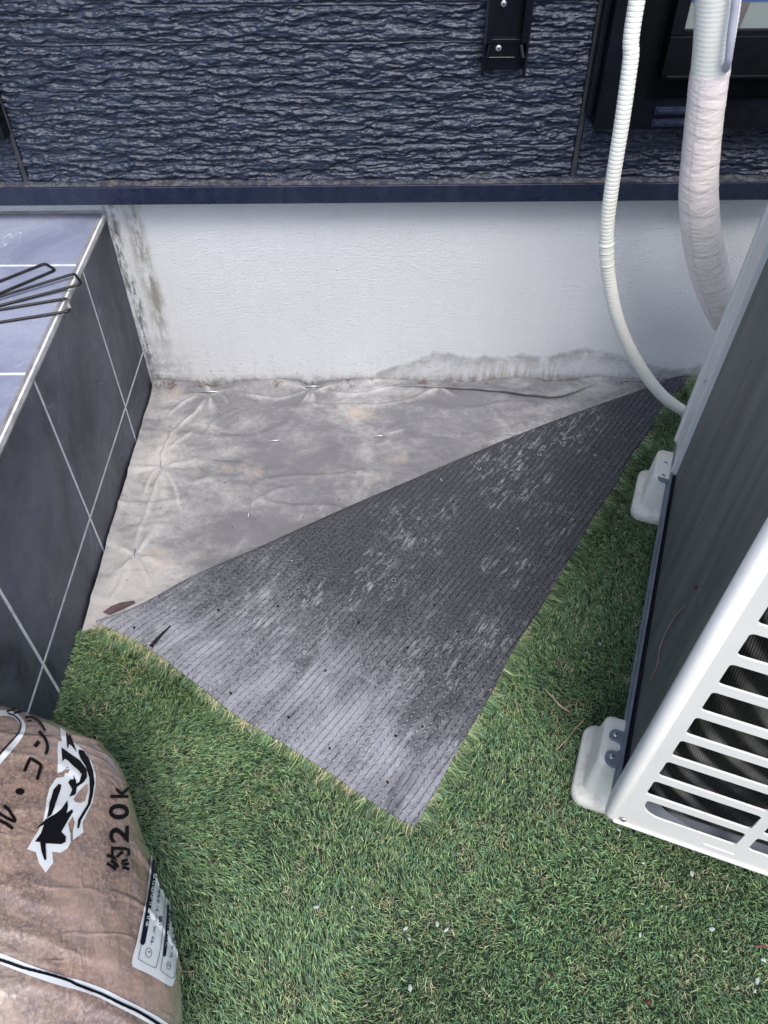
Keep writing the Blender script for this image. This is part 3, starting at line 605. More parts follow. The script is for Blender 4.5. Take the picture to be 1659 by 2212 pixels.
def fab_h(X, Y):
    rg = 0.0 * X
    h = 0.0035 * fbm(X * 7, Y * 7, 4, 11) + 0.0028 * fbm(X * 26, Y * 22, 3, 15)
    cre = np.clip(1 - np.abs(2 * fbm(X * 11 + 40, Y * 13 + 2 * X, 2, 27) - 1) * 12, 0, 1) * np.clip(3 * fbm(X * 4, Y * 4, 2, 28) - 1.2, 0, 1)
    h += 0.0006 * cre * (1.0 + 1.2 * np.clip((0.16 - X) / 0.12, 0, 1) + 1.2 * np.clip((Y + 0.16) / 0.12, 0, 1))
    h += 0.0035 * np.clip(1 - np.abs(2 * fbm(X * 5 + 3, Y * 9, 2, 19) - 1) * 7, 0, 1)
    for i, (a, b) in enumerate(sw):
        c = (a + b) / 2; dx = X - c[0]; dy = Y - c[1]; r = np.hypot(dx, dy) + 1e-6; th = np.arctan2(dy, dx)
        amp = 0.0085 if i in (0, 1, 5, 7) else 0.0020
        fold = np.clip(np.sin(th * 4 + i * 1.3 + 1.2 * fbm(X * 9, Y * 9, 2, i)), 0, 1) ** 3
        h += amp * fold * np.exp(-r / 0.065) * np.clip(r / 0.02, 0, 1)
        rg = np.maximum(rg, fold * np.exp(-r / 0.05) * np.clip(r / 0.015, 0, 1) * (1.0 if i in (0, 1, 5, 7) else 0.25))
        h *= 1 - 0.75 * np.exp(-(r / 0.016) ** 2)
    jx = X + 0.006 * (fbm(X * 30, Y * 30, 2, 71) - .5); jy = Y + 0.006 * (fbm(X * 30, Y * 30, 2, 73) - .5)
    for q_, fl_ in enumerate(FW_):
        bd = np.full(np.shape(X), 9.0); bt = np.zeros(np.shape(X))
        for k_ in range(len(fl_) - 1):
            a = fl_[k_]; d = fl_[k_ + 1] - a; t = np.clip(((jx - a[0]) * d[0] + (jy - a[1]) * d[1]) / (d @ d + 1e-12), 0, 1)
            dd_ = np.hypot(jx - a[0] - t * d[0], jy - a[1] - t * d[1]); m = dd_ < bd; bd = np.where(m, dd_, bd); bt = np.where(m, (k_ + t) / (len(fl_) - 1), bt)
        am = np.sin(np.clip(bt * .86 + .14, 0, 1) * math.pi) ** .7 * (0.5 + fbm(X * 25, Y * 25, 2, 77))
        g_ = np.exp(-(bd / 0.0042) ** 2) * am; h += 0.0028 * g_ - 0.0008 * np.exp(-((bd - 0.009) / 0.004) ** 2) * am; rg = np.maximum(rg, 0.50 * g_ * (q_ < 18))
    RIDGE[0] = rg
    wv = 0.5 + 0.5 * np.sin(X * 19 + 2.2 * np.sin(X * 7)); e = np.clip((Y + 0.050) / 0.046, 0, 1)
    dip = 1.0
    for i in (0, 1): c = sw[i][0] * .5 + sw[i][1] * .5; dip = dip * (1 - 0.85 * np.exp(-((X - c[0]) / 0.035) ** 2))
    h += (0.004 + 0.010 * wv) * e ** 1.5 * dip
    el = np.clip((0.03 - X) / 0.03, 0, 1); h += 0.004 * el ** 2
    return h
foldpx0 = spline([(205, 1335), (300, 1302), (420, 1240), (560, 1180), (720, 1107), (900, 1030), (1100, 945), (1250, 888), (1380, 842), (1450, 815), (1487, 806)], 121)
fx = np.linspace(0.0, 1.30, 520); fy = np.linspace(-1.0, -0.001, 400); XX, YY = np.meshgrid(fx, fy, indexing='ij')
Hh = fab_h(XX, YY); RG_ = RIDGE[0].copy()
fw_ = np.array([atz(q, 0.0) for q in foldpx0]); sgn = np.interp(XX, fw_[:, 0], fw_[:, 1])
Hh = np.where(YY < sgn - 0.050, -0.004, Hh)
FX = XX + 0.003 + 0.003 * (YY < 2) * fbm(YY * 18, YY * 0, 2, 5) * np.clip((0.03 - XX) / 0.03, 0, 1)
edge_in = 0.004 * fbm(XX * 14, XX * 0, 3, 8)
for i in (0, 1):
    c = sw[i][0] * .5 + sw[i][1] * .5; edge_in = edge_in + 0.011 * np.exp(-((XX - c[0]) / 0.03) ** 2)
FY = YY - edge_in * np.clip((YY + 0.05) / 0.05, 0, 1)

fab = thing('weed_fabric', 'dusty grey woven weed control fabric pinned to the ground where the turf is folded back', 'ground fabric', (0.5, -0.4, 0))
P = np.stack([FX - 0.5, FY + 0.4, Hh - 0.002], -1)
so_ = grid('sheet', P, MT['fabric'], fab)
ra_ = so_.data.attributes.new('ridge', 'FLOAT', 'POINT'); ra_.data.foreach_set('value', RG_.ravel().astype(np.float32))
so_.data.transform(Matrix.Translation((0.5, -0.4, 0))); so_.location = (-0.5, 0.4, 0)   # object coords = world coords
# the loose overlap lying along the wall at right
up = spline([(850, 829), (960, 828), (1080, 827), (1200, 824), (1300, 823), (1400, 822)], 90); lo = spline([(850, 833), (960, 837), (1060, 843), (1180, 856), (1230, 850), (1295, 826.5)], 60)
lo = np.vstack([lo, spline([(1297, 826), (1350, 824.5), (1400, 823.5)], 30)])
P = np.zeros((90, 9, 3))
for i in range(90):
    for j in range(9):
        t = j / 8; q = lo[i] * (1 - t) + up[i] * t; wdt = np.clip((lo[i][1] - up[i][1]) / 28, 0, 1)
        z = 0.010 + 0.006 * wdt * math.sin(min(1, t * 1.6 + .1) * math.pi * .9) + 0.0008 * math.sin(i * .9)
        P[i, j] = atz(q, z); P[i, j, 1] = min(P[i, j, 1], -0.0015)
sk = P[:, :1].copy(); sk[:, :, 2] -= 0.0065; sk[:, :, 1] += 0.004; P = np.concatenate([sk, P], 1)
ov = grid('loose_overlap', P, MT['fabric'], fab); ov.location = (-0.5, 0.4, 0)
# torn flap near the fold's left end, a brown purple patch
g = nb(); tp_ = [(222, 1322), (240, 1309), (262, 1301), (288, 1297), (292, 1301), (262, 1316), (235, 1327)]
g.faces.new([g.verts.new(tuple(atz(p, 0.0075))) for p in tp_]); r = bmesh.ops.extrude_face_region(g, geom=g.faces[:]); bmesh.ops.translate(g, vec=(0, 0, -0.0012), verts=[e for e in r['geom'] if isinstance(e, bmesh.types.BMVert)])
tn = obj('torn_patch', g, plain('brown_tear', (0.10, 0.065, 0.075), 0.8, 0, 0.25, 40, 0.3), fab); tn.location = (-0.5, 0.4, 0)
LB = ['staple beside the rusty dirt in the back left corner, close to the wall', 'staple close to the wall in the middle with puckers around it', 'staple in the open fabric left of the sandy patch', 'staple in the open fabric just in front of the sandy patch',
      'staple farthest right, close to the folded turf edge', 'half buried staple in the dark spot beside the step, the rear one', 'upright staple alone in the middle of the fabric near the fold', 'half buried staple beside the step, the one nearer the fold']
for i, (a, b) in enumerate(sw):
    c = (a + b) / 2; t = thing('fabric_staple', 'shiny metal ' + LB[i], 'staple', (c[0], c[1], 0), group='staples pinning the weed fabric')
    hz = float(fab_h(np.array([c[0]]), np.array([c[1]]))[0]) + 0.0012
    a_ = a - c; b_ = b - c; a_[2] = b_[2] = hz; dn = np.array([0, 0, -0.012])
    g = nb(); tube(g, [tuple(a_ + dn), tuple(a_ + dn * .15), tuple(a_ * .93 + [0, 0, .0006]), tuple(b_ * .93 + [0, 0, .0006]), tuple(b_ + dn * .15), tuple(b_ + dn)], 0.0014, 8)
    obj('wire', g, MT['zinc'], t, True)

# ================================================================ artificial turf
turf = thing('artificial_turf', 'green artificial turf with its far corner folded back to show the grey stitched backing', 'artificial turf', (0.6, -0.9, 0))
TO = np.array([0.6, -0.9, 0.0])
foldpx = spline([(205, 1335), (300, 1302), (420, 1240), (560, 1180), (720, 1107), (900, 1030), (1100, 945), (1250, 888), (1380, 842), (1450, 815), (1487, 806)], 121)
leftpx = spline([(205, 1335), (262, 1366), (325, 1403), (400, 1458), (500, 1537), (600, 1598), (700, 1660), (800, 1730), (895, 1787)], 121)   # A -> tip
rightpx = spline([(1487, 806), (1452, 850), (1425, 885), (1400, 935), (1362, 985), (1330, 1045), (1280, 1120), (1225, 1215), (1160, 1325), (1110, 1400), (1060, 1500), (1000, 1600), (950, 1690), (895, 1787)], 121)
def hmap(u, v):
    """height of the flap: u 0..1 along the fold from the step to the wall, v 0..1 fold -> tip"""
    base = 0.040 - 0.006 * v
    lift = 0.044 * math.exp(-(u / 0.15) ** 2) * math.exp(-(v / 0.45) ** 2) + 0.010 * math.exp(-((u - 1) / 0.06) ** 2) * (1 - v) ** 8
    bumpy = 0.006 * (float(fbm(u * 4, v * 4, 2, 33)) - 0.5)
    return base + lift + bumpy
NU, NV = 150, 130
PF = np.zeros((NU, NV, 3))
def samp(c, t): i = t * (len(c) - 1); k_ = min(int(i), len(c) - 2); return c[k_] * (1 - i + k_) + c[k_ + 1] * (i - k_)
tip = leftpx[-1]
for i in range(NU):
    u = i / (NU - 1)
    for j in range(NV):
        v = 0.994 * (j / (NV - 1)) ** 1.12
        F0 = samp(foldpx, u); L0 = samp(leftpx, v); R0 = samp(rightpx, v)
        lin = (1 - v) * F0 + v * tip
        linL = (1 - v) * foldpx[0] + v * tip; linR = (1 - v) * foldpx[-1] + v * tip
        q = lin + (1 - u) * (L0 - linL) + u * (R0 - linR)
        PF[i, j] = atz(q, hmap(u, v))
# roll the fold side down to the ground: extra rows beyond v=0
dirn = np.zeros((NU, 3))
for i in range(NU):
    a = PF[i, 0] - PF[min(NU - 1, i + 1), 0] if i < NU - 1 else PF[i - 1, 0] - PF[i, 0]
    t_ = a / np.linalg.norm(a); n_ = np.array([t_[1], -t_[0], 0.0]); n_ /= np.linalg.norm(n_[:2])
    if n_ @ np.array([-0.45, 0.9, 0]) < 0: n_ = -n_
    dirn[i] = n_
roll = []
top = PF[:, 0].copy(); 
for j in range(14, 0, -1):
    a = math.pi * j / 14; r_ = (top[:, 2] - 0.003) / 2
    q = top.copy(); q[:, 2] = 0.003 + r_ + r_ * math.cos(a); q += dirn * (np.minimum(r_, 0.020) * math.sin(a))[:, None]; roll.append(q)
# pull the top in so that the rolled edge falls where the photographed fold line is
shift = np.clip(1 - np.arange(NV) / 40.0, 0, 1)[None, :, None] ** 2
rr = np.minimum((top[:, 2] - 0.003) / 2, 0.020)
PF = PF - dirn[:, None, :] * (rr[:, None, None] * 0.55) * shift
roll = [q - dirn * (rr * 0.55)[:, None] for q in roll]
SURF = np.concatenate([np.stack(roll, 1), PF], 1)
SURF[:, :, 1] = np.minimum(SURF[:, :, 1], -0.003)
SURF[:, :, 0] = np.maximum(SURF[:, :, 0], 0.004)
ra = R(54); ux, uy = math.cos(ra), math.sin(ra)
# unrolled distance so the rows wrap round the fold without stretching
UVs = np.zeros(SURF.shape[:2] + (2,))
ref = SURF[:, 14]
acc = np.zeros(SURF.shape[:2]); seg = np.linalg.norm(np.diff(SURF, axis=1), axis=2)
flat = np.linalg.norm(np.diff(SURF[:, :, :2], axis=1), axis=2)
Pxy = SURF[:, :, :2].copy()
for j in range(13, -1, -1):
    s_ = np.linalg.norm(SURF[:, j + 1] - SURF[:, j], axis=1); Pxy[:, j] = Pxy[:, j + 1] + dirn[:, :2] * s_[:, None]
UVs[..., 0] = Pxy[..., 0] * ux + Pxy[..., 1] * uy; UVs[..., 1] = -Pxy[..., 0] * uy + Pxy[..., 1] * ux
fl = grid('folded_flap', SURF - TO, MT['backing'], turf, uv=UVs)
fl.data.transform(Matrix.Translation(tuple(TO))); fl.location = tuple(-TO)
sm = fl.modifiers.new('thick', 'SOLIDIFY'); sm.thickness = 0.0022; sm.offset = 1
meta(fl, 'folded back corner showing the grey stitched underside')
# stitch loops: short beads along every row
import mathutils
tris = []; vs = SURF.reshape(-1, 3); m_ = SURF.shape[1]
uvf = UVs.reshape(-1, 2)
nu, nv = SURF.shape[:2]
V = []; Fc = []
bv, bf = [], []
tmpl = [(-1, 0, 0), (0, -1, 0), (1, 0, 0), (0, 1, 0), (-.45, -.5, .7), (.45, -.5, .75), (.45, .5, .7), (-.45, .5, .75)]
tf = [(0, 1, 5, 4), (1, 2, 6, 5), (2, 3, 7, 6), (3, 0, 4, 7), (4, 5, 6, 7)]
kt = mathutils.kdtree.KDTree(len(uvf))
for i, q in enumerate(uvf): kt.insert((q[0], q[1], 0), i)
kt.balance()
umin, umax = uvf[:, 0].min(), uvf[:, 0].max(); vmin, vmax = uvf[:, 1].min(), uvf[:, 1].max()
NRM = np.zeros_like(SURF); du_ = np.gradient(SURF, axis=0); dv_ = np.gradient(SURF, axis=1); NRM = np.cross(dv_, du_); NRM /= np.linalg.norm(NRM, axis=2, keepdims=True) + 1e-12
if NRM[60, 60, 2] < 0: NRM = -NRM
nf = NRM.reshape(-1, 3)
# local linear map uv -> xyz
Pu = np.zeros_like(SURF); Pv = np.zeros_like(SURF)
uu = np.gradient(UVs, axis=0); vv_ = np.gradient(UVs, axis=1)
det = uu[..., 0] * vv_[..., 1] - uu[..., 1] * vv_[..., 0]; det[np.abs(det) < 1e-12] = 1e-12
Pu = (du_ * vv_[..., 1:2] - dv_ * uu[..., 1:2]) / det[..., None]; Pv = (-du_ * vv_[..., 0:1] + dv_ * uu[..., 0:1]) / det[..., None]
Puf = Pu.reshape(-1, 3); Pvf = Pv.reshape(-1, 3)
rowp = 0.0105; rows_ = np.arange(math.floor(vmin / rowp), math.ceil(vmax / rowp)) + 0.5
for rk in rows_:
    v0 = rk * rowp; off = random.random() * 0.009
    for u_ in np.arange(umin + off, umax, 0.009):
        if random.random() < 0.16: continue
        uj = u_ + random.uniform(-.0016, .0016); vj = v0 + 0.0006 * math.sin(uj * 698) + random.uniform(-.0006, .0006)
        co, idx, dist = kt.find((uj, vj, 0))
        if dist > 0.0065: continue
        jj = idx % nv; ii = idx // nv
        if jj < 3 or ii in (0, 1, nu - 2, nu - 1) or jj > nv - 3: continue
        p = vs[idx] + Puf[idx] * (uj - uvf[idx][0]) + Pvf[idx] * (vj - uvf[idx][1])
        n_ = nf[idx]; a_ = Puf[idx] / (np.linalg.norm(Puf[idx]) + 1e-9); a_ = a_ + np.cross(n_, a_) * random.uniform(-.5, .2); a_ /= np.linalg.norm(a_); b_ = np.cross(n_, a_)
        s1 = random.uniform(.0022, .0038); s2 = random.uniform(.0008, .0014); s3 = random.uniform(.0006, .0012); k0 = len(bv)
        for (x, y, z) in tmpl: bv.append(p + a_ * x * s1 + b_ * y * s2 + n_ * (z * s3 + 0.0001))
        bf += [tuple(k0 + q for q in f_) for f_ in tf]
st = pydata('stitch_loops', np.array(bv), bf, MT['stitch'], fl); meta(st, 'rows of beaded yarn loops', kind='stuff')
# staple holes and the cut slit in the backing
tr = BVHTree.FromPolygons([Vector(q) for q in SURF.reshape(-1, 3)], [(i * nv + j, (i + 1) * nv + j, (i + 1) * nv + j + 1, i * nv + j + 1) for i in range(nu - 1) for j in range(nv - 1)])
def onflap(px):
    d = Vector(ray(px)).normalized(); h_ = tr.ray_cast(Vector(CAM), d); return h_[0], h_[1]
holes = [(1035, 1012), (1165, 982), (1113, 1065), (980, 1085), (915, 1167), (1150, 1225), (850, 1253), (938, 1307), (775, 1345), (472, 1318), (498, 1498), (290, 1357), (703, 1449), (712, 1617), (623, 1550), (855, 1590), (912, 1570), (838, 1690), (600, 1310), (880, 1400), (735, 1200), (1283, 967), (990, 1365)]
for q in holes:
    g = nb(); g2 = nb()
    p, n_ = onflap(q)
    if p is None: continue
    if n_.dot(Vector(CAM) - p) < 0: n_ = -n_
    M = Matrix.Translation(p) @ n_.to_track_quat('Z', 'Y').to_matrix().to_4x4()
    pts = [(random.uniform(.0020, .0036) * math.cos(t * .785), random.uniform(.0016, .0030) * math.sin(t * .785)) for t in range(8)]
    g.faces.new([g.verts.new(M @ Vector((x, y, 0.0009))) for x, y in pts])
    if random.random() < 0.4:
        pts2 = [(x * 1.7 + .0004, y * 1.6 - .0004) for x, y in pts]; g2.faces.new([g2.verts.new(M @ Vector((x, y, 0.0006))) for x, y in pts2]); obj('chalky_rim', g2, MT['trim'], fl)
    else: g2.free()
    obj('pin_hole', g, MT['hole'], fl)
g = nb(); sl_ = [(315, 1404), (322, 1396), (335, 1381), (350, 1367), (368, 1351), (370, 1353), (352, 1373), (338, 1390), (330, 1400), (322, 1408)]
vs_ = []
for q in sl_:
    p, n_ = onflap(q)
    if p is None: continue
    vs_.append(g.verts.new(p + Vector((0, 0, 1)) * 0.0010))
if len(vs_) > 3: g.faces.new(vs_)
obj('cut_slit', g, MT['hole'], fl)

# flat turf base
foldw = np.array([atz(q, 0.0) for q in foldpx[::8]]); 
cen = np.array([0.55, -1.0, 0]); basepts = []
for q in foldw:
    d = np.array([0.45, -0.9, 0]); d /= np.linalg.norm(d); basepts.append(q + d * 0.030)
basepts = [p for p in basepts if p[1] < -0.01]
poly = [(0.004, basepts[0][1] - 0.005)] + [(max(0.006, p[0]), p[1]) for p in basepts] + [(1.24, -0.004), (3.0, -0.004), (3.0, -3.2), (0.004, -3.2)]
g = nb(); f_ = g.faces.new([g.verts.new((x - TO[0], y - TO[1], 0.004)) for x, y in poly]); r = bmesh.ops.extrude_face_region(g, geom=[f_])
bmesh.ops.translate(g, vec=(0, 0, -0.003), verts=[e for e in r['geom'] if isinstance(e, bmesh.types.BMVert)]); bmesh.ops.triangulate(g, faces=g.faces[:])
obj('flat_backing', g, MT['turf_base'], turf)

# ---- blades
def inside(poly, x, y):
    c = np.zeros(x.shape, bool); n = len(poly); j = n - 1
    for i in range(n):
        xi_, yi_ = poly[i]; xj_, yj_ = poly[j]
        m = ((yi_ > y) != (yj_ > y)) & (x < (xj_ - xi_) * (y - yi_) / (yj_ - yi_ + 1e-12) + xi_); c ^= m; j = i
    return c
def dist_poly(pl, x, y):
    best = np.full(x.shape, 9.0)
    for (a, b) in zip(pl, pl[1:]):
        a = np.array(a); b = np.array(b); d = b - a; L = d @ d; t = np.clip(((x - a[0]) * d[0] + (y - a[1]) * d[1]) / L, 0, 1)
        best = np.minimum(best, np.hypot(x - a[0] - t * d[0], y - a[1] - t * d[1]))
    return best
GREENS = np.array([(0.050, 0.112, 0.048), (0.074, 0.155, 0.065), (0.125, 0.225, 0.085), (0.165, 0.275, 0.110), (0.062, 0.165, 0.090), (0.095, 0.170, 0.058), (0.028, 0.064, 0.028)])
TAN = np.array([(0.52, 0.49, 0.29), (0.60, 0.56, 0.36), (0.40, 0.42, 0.22), (0.50, 0.43, 0.27)])
def blades(name, root, updir, lean, length, width, colr, parent, wide=None):
    """root (n,3) updir (n,3) start direction, lean (n,3) added towards the tip"""
    n = len(root); up = updir / np.linalg.norm(updir, axis=1, keepdims=True)
    p0 = root; p1 = p0 + (up + lean * 0.35) * (length * 0.42)[:, None]; d2 = up * 0.45 + lean; d2 /= np.linalg.norm(d2, axis=1, keepdims=True)
    p2 = p1 + d2 * (length * 0.33)[:, None]; d3 = up * 0.05 + lean * 1.1 + 1e-6; d3 /= np.linalg.norm(d3, axis=1, keepdims=True); p3 = p2 + d3 * (length * 0.25)[:, None]
    ax = wide if wide is not None else np.stack([RNG.normal(size=n), RNG.normal(size=n), 0.25 * RNG.normal(size=n)], -1)
    ax = ax - up * (ax * up).sum(1, keepdims=True) * 0.6; ax /= np.linalg.norm(ax, axis=1, keepdims=True); w_ = (width / 2)[:, None]
    Vv = np.stack([p0 - ax * w_, p0 + ax * w_, p1 - ax * w_, p1 + ax * w_, p2 - ax * w_ * .85, p2 + ax * w_ * .85, p3 - ax * w_ * .25, p3 + ax * w_ * .25], 1)
    F = (np.arange(n) * 8)[:, None, None] + np.array([[0, 1, 3, 2], [2, 3, 5, 4], [4, 5, 7, 6]])[None]
    F = F.reshape(-1, 4); me = bpy.data.meshes.new(name); VV = Vv.reshape(-1, 3) - TO
    me.vertices.add(len(VV)); me.vertices.foreach_set('co', VV.ravel().astype(np.float32)); me.loops.add(F.size)
    me.loops.foreach_set('vertex_index', F.ravel().astype(np.int32)); me.polygons.add(len(F)); me.polygons.foreach_set('loop_start', (np.arange(len(F)) * 4).astype(np.int32))
    me.update(calc_edges=True)
    at = me.attributes.new('fibre', 'FLOAT_COLOR', 'POINT'); c = np.concatenate([np.repeat(colr, 8, 0), np.ones((n * 8, 1))], 1); at.data.foreach_set('color', c.ravel().astype(np.float32))
    return link(name, me, MT['pile'], parent, True)
def colours(x, y, tanf):
    n = len(x); c = GREENS[RNG.integers(0, len(GREENS), n)].copy(); c *= RNG.uniform(.7, 2.1, (n, 1)); c = c * 0.92 + c.mean(1, keepdims=True) * 0.08; c[:, 0] *= 1.10
    pale = fbm(x * 7, y * 7, 3, 71); c *= (0.75 + 0.6 * pale)[:, None]
    t = RNG.random(n) < tanf; c[t] = TAN[RNG.integers(0, len(TAN), t.sum())] * RNG.uniform(.7, 1.2, (t.sum(), 1)); return c, t
flapPoly = [tuple(PF[i, 0][:2]) for i in range(0, NU, 6)] + [tuple(PF[-1, j][:2]) for j in range(0, NV, 6)] + [tuple(PF[0, j][:2]) for j in range(NV - 1, -1, -6)]
outer = [tuple(PF[0, j][:2]) for j in range(0, NV, 6)] + [tuple(PF[-1, j][:2]) for j in range(NV - 1, -1, -6)]
N0 = 640000
x = RNG.uniform(-0.0, 1.80, N0); y = RNG.uniform(-1.55, -0.0, N0); x = np.maximum(x, 0.006)
ok = inside(poly, x, y)
inf = inside(flapPoly, x, y); dO = dist_poly(outer, x, y); ok &= ~(inf & (dO > 0.07))
# nothing grows deep under the machine or out of the frame
ok &= ~((x < 0.16) & (y < -1.08)); x = x[ok]; y = y[ok]; n = len(x)
inf = inside(flapPoly, x, y)
fa = 2 * math.pi * fbm(x * 3.2, y * 3.2, 2, 51) * 1.3 - 1.2; mg = 0.35 + 1.5 * fbm(x * 5, y * 5, 2, 55) * np.clip(1.35 - 0.75 * x, .35, 1.3)
lean = np.stack([np.cos(fa) * mg, np.sin(fa) * mg, -0.10 * mg], -1) * 0.70 + RNG.normal(0, 0.42, (n, 3)) * np.array([1, 1, .35])
tanf = np.clip(0.05 + 1.5 * (fbm(x * 38, y * 38, 3, 61) - 0.52), 0.035, 0.55)
col_, tn_ = colours(x, y, tanf)
L = RNG.uniform(.008, .0155, n); L[tn_] *= .8; L[inf] *= .7
upd = np.stack([RNG.normal(0, .25, n), RNG.normal(0, .25, n), np.ones(n)], -1)
lean[tn_] = RNG.normal(0, 1.2, (tn_.sum(), 3))
W_ = RNG.uniform(.0008, .0012, n); W_[tn_] = .0008
pile = blades('grass_pile', np.stack([x, y, np.full(n, .004)], -1), upd, lean, L, W_, col_, turf); meta(pile, 'short green pile with beige curled fibres', kind='stuff')
# ---- fringe hanging under the edges of the flap
def fringe(line, outdir, dens, tanp, lo=0.0, hi=1.0, length=(.016, .028), droop=1.0, inset=.012, seed=1):
    n = dens; s = RNG.uniform(lo, hi, n) * (len(line) - 1); i = np.minimum(s.astype(int), len(line) - 2); f = (s - i)[:, None]
    p = line[i] * (1 - f) + line[i + 1] * f; od = outdir[i] * (1 - f) + outdir[i + 1] * f; od /= np.linalg.norm(od, axis=1, keepdims=True)
    ins = RNG.uniform(0, inset, n)[:, None]; root = p - od * ins; root[:, 2] -= 0.0025
    tp = tanp * np.clip(3.2 * fbm(s / 4.0, s * 0, 2, 80 + seed) - 0.9, 0.15, 2)
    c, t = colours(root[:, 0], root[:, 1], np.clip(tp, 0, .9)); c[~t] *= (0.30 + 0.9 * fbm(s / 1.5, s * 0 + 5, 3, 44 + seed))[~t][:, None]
    up_ = od * 0.75 + np.array([0, 0, -0.75 * droop]) + RNG.normal(0, .25, (n, 3)); ln = od * 0.7 + np.array([0, 0, -0.2 * droop]) + RNG.normal(0, .35, (n, 3))
    Lr = RNG.uniform(*length, n) * np.clip(0.35 + 1.1 * fbm(s / 2.5, s * 0 + seed, 3, 40 + seed), .5, 1.3); ln[t] = od[t] * .3 + RNG.normal(0, .9, (t.sum(), 3)); Lr[t] *= .8; W_ = RNG.uniform(.0009, .0014, n); W_[t] = .0008
    return root, up_, ln, Lr, W_, c
def outward(line, inward_pt):
    t = np.gradient(line, axis=0); n_ = np.stack([t[:, 1], -t[:, 0], np.zeros(len(t))], -1); n_ /= np.linalg.norm(n_, axis=1, keepdims=True)
    s = np.sign(((line - inward_pt) * n_).sum(1)); s[s == 0] = 1; return n_ * s[:, None]
cenw = PF[NU // 2, NV // 2]
Lline = PF[0]; Rline = PF[-1]
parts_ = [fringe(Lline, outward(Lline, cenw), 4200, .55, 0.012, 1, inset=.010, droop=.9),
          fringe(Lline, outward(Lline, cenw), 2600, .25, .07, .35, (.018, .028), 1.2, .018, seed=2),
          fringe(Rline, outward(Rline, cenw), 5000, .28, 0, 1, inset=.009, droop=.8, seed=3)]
# the round of the fold at the step end and at the wall end shows pile
def rollface(ii, n, seed):
    ring = SURF[ii, :15]; s = RNG.uniform(0, 8 if ii == 0 else 14, n); i = np.minimum(s.astype(int), 13); f = (s - i)[:, None]; p = ring[i] * (1 - f) + ring[i + 1] * f
    c0 = ring.mean(0); side = (SURF[ii] - SURF[ii + (1 if ii == 0 else -1)])[7]; side[2] = 0; side /= np.linalg.norm(side)
    p = p + (c0 - p) * 0.12 - side * RNG.uniform(0, .02, n)[:, None]
    up_ = (c0 - p) / np.linalg.norm(c0 - p, axis=1, keepdims=True) * .6 + side * .75 + RNG.normal(0, .3, (n, 3)); ln = side * .5 + np.array([0.1, -0.35, -.25]) + RNG.normal(0, .4, (n, 3))
    c, t = colours(p[:, 0], p[:, 1], np.full(n, .25)); c[~t] *= 1.0
    return p, up_, ln, RNG.uniform(.014, .026, n), RNG.uniform(.0009, .0014, n), c
parts_ += [rollface(NU - 1, 1200, 2)]
cat = [np.concatenate([p[i] for p in parts_]) for i in range(6)]
cat[0][:, 0] = np.maximum(cat[0][:, 0], .004)
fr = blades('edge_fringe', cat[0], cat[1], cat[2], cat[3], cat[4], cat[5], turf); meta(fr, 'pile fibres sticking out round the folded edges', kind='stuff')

# ================================================================ air conditioner outdoor unit
AO = Vector((0.8173, -1.0307, 0.11)); RX, RY, RZ = -0.0085, 0.0369, -0.3486
ac = thing('outdoor_unit', 'white air conditioner outdoor unit with dark fins on its back and a slotted end panel', 'air conditioner', tuple(AO), (RX, RY, RZ))
AM = Matrix.Translation(AO) @ mathutils.Euler((RX, RY, RZ)).to_matrix().to_4x4(); AMI = AM.inverted()
LN, DP, HG = 0.842, 0.315, 0.64
s0, z0_, pt, shh, s1 = 0.020, 0.0864, 0.0523, 0.0372, 0.1435
# slotted end panel: sheet in the plane y=0 built by filling between slot outlines
g = nb()
def rrect(x0, x1, z0, z1, r, rl=None, n=4):
    rs = [rl or r, r, r, r]; cs = [(x0, z0), (x1, z0), (x1, z1), (x0, z1)]; out = []
    for (cx_, cz_), rr_, sx, sz, a0 in zip(cs, rs, (1, -1, -1, 1), (1, 1, -1, -1), (180, 270, 0, 90)):
        for q in range(n + 1):
            a = R(a0 + 90 * q / n); out.append((cx_ + sx * rr_ + rr_ * math.cos(a), cz_ + sz * rr_ + rr_ * math.sin(a)))
    return out
slots = []
for i in range(-1, 10):
    zz = z0_ + pt * i
    for ci, (xa, xb) in enumerate(((s0, s1), (s1 + 0.014, s1 + 0.014 + (s1 - s0)))):
        if i == -1:
            slots.append(rrect(xa + (0.006 if ci == 0 else 0), xb, zz + 0.001, zz + shh, 0.004, 0.026 if ci == 0 else 0.008, 6))
        else: slots.append(rrect(xa, xb, zz, zz + shh, 0.0045))
outline = rrect(0.0, DP, -0.006, HG, 0.006)
verts = []; edges = []
for lp in [outline] + slots:
    k0 = len(verts); verts += [Vector(p) for p in lp]; edges += [(k0 + i, k0 + (i + 1) % len(lp)) for i in range(len(lp))]
cv, ce, cf, *_ = delaunay_2d_cdt(verts, edges, [], 0, 1e-6)
def in_slot(p):
    return any(inside(s_, np.array([p[0]]), np.array([p[1]]))[0] for s_ in slots)
def in_out(p): return inside(outline, np.array([p[0]]), np.array([p[1]]))[0]
bvs = [g.verts.new((v[0], 0.0, v[1])) for v in cv]
for f_ in cf:
    c = sum((cv[i] for i in f_), Vector((0, 0))) / len(f_)
    if in_out(c) and not in_slot(c): g.faces.new([bvs[i] for i in f_])
bmesh.ops.dissolve_limit(g, angle_limit=0.01, verts=g.verts[:], edges=g.edges[:])
r = bmesh.ops.extrude_face_region(g, geom=g.faces[:]); bmesh.ops.translate(g, vec=(0, 0.0025, 0), verts=[e for e in r['geom'] if isinstance(e, bmesh.types.BMVert)])
bmesh.ops.recalc_face_normals(g, faces=g.faces[:])
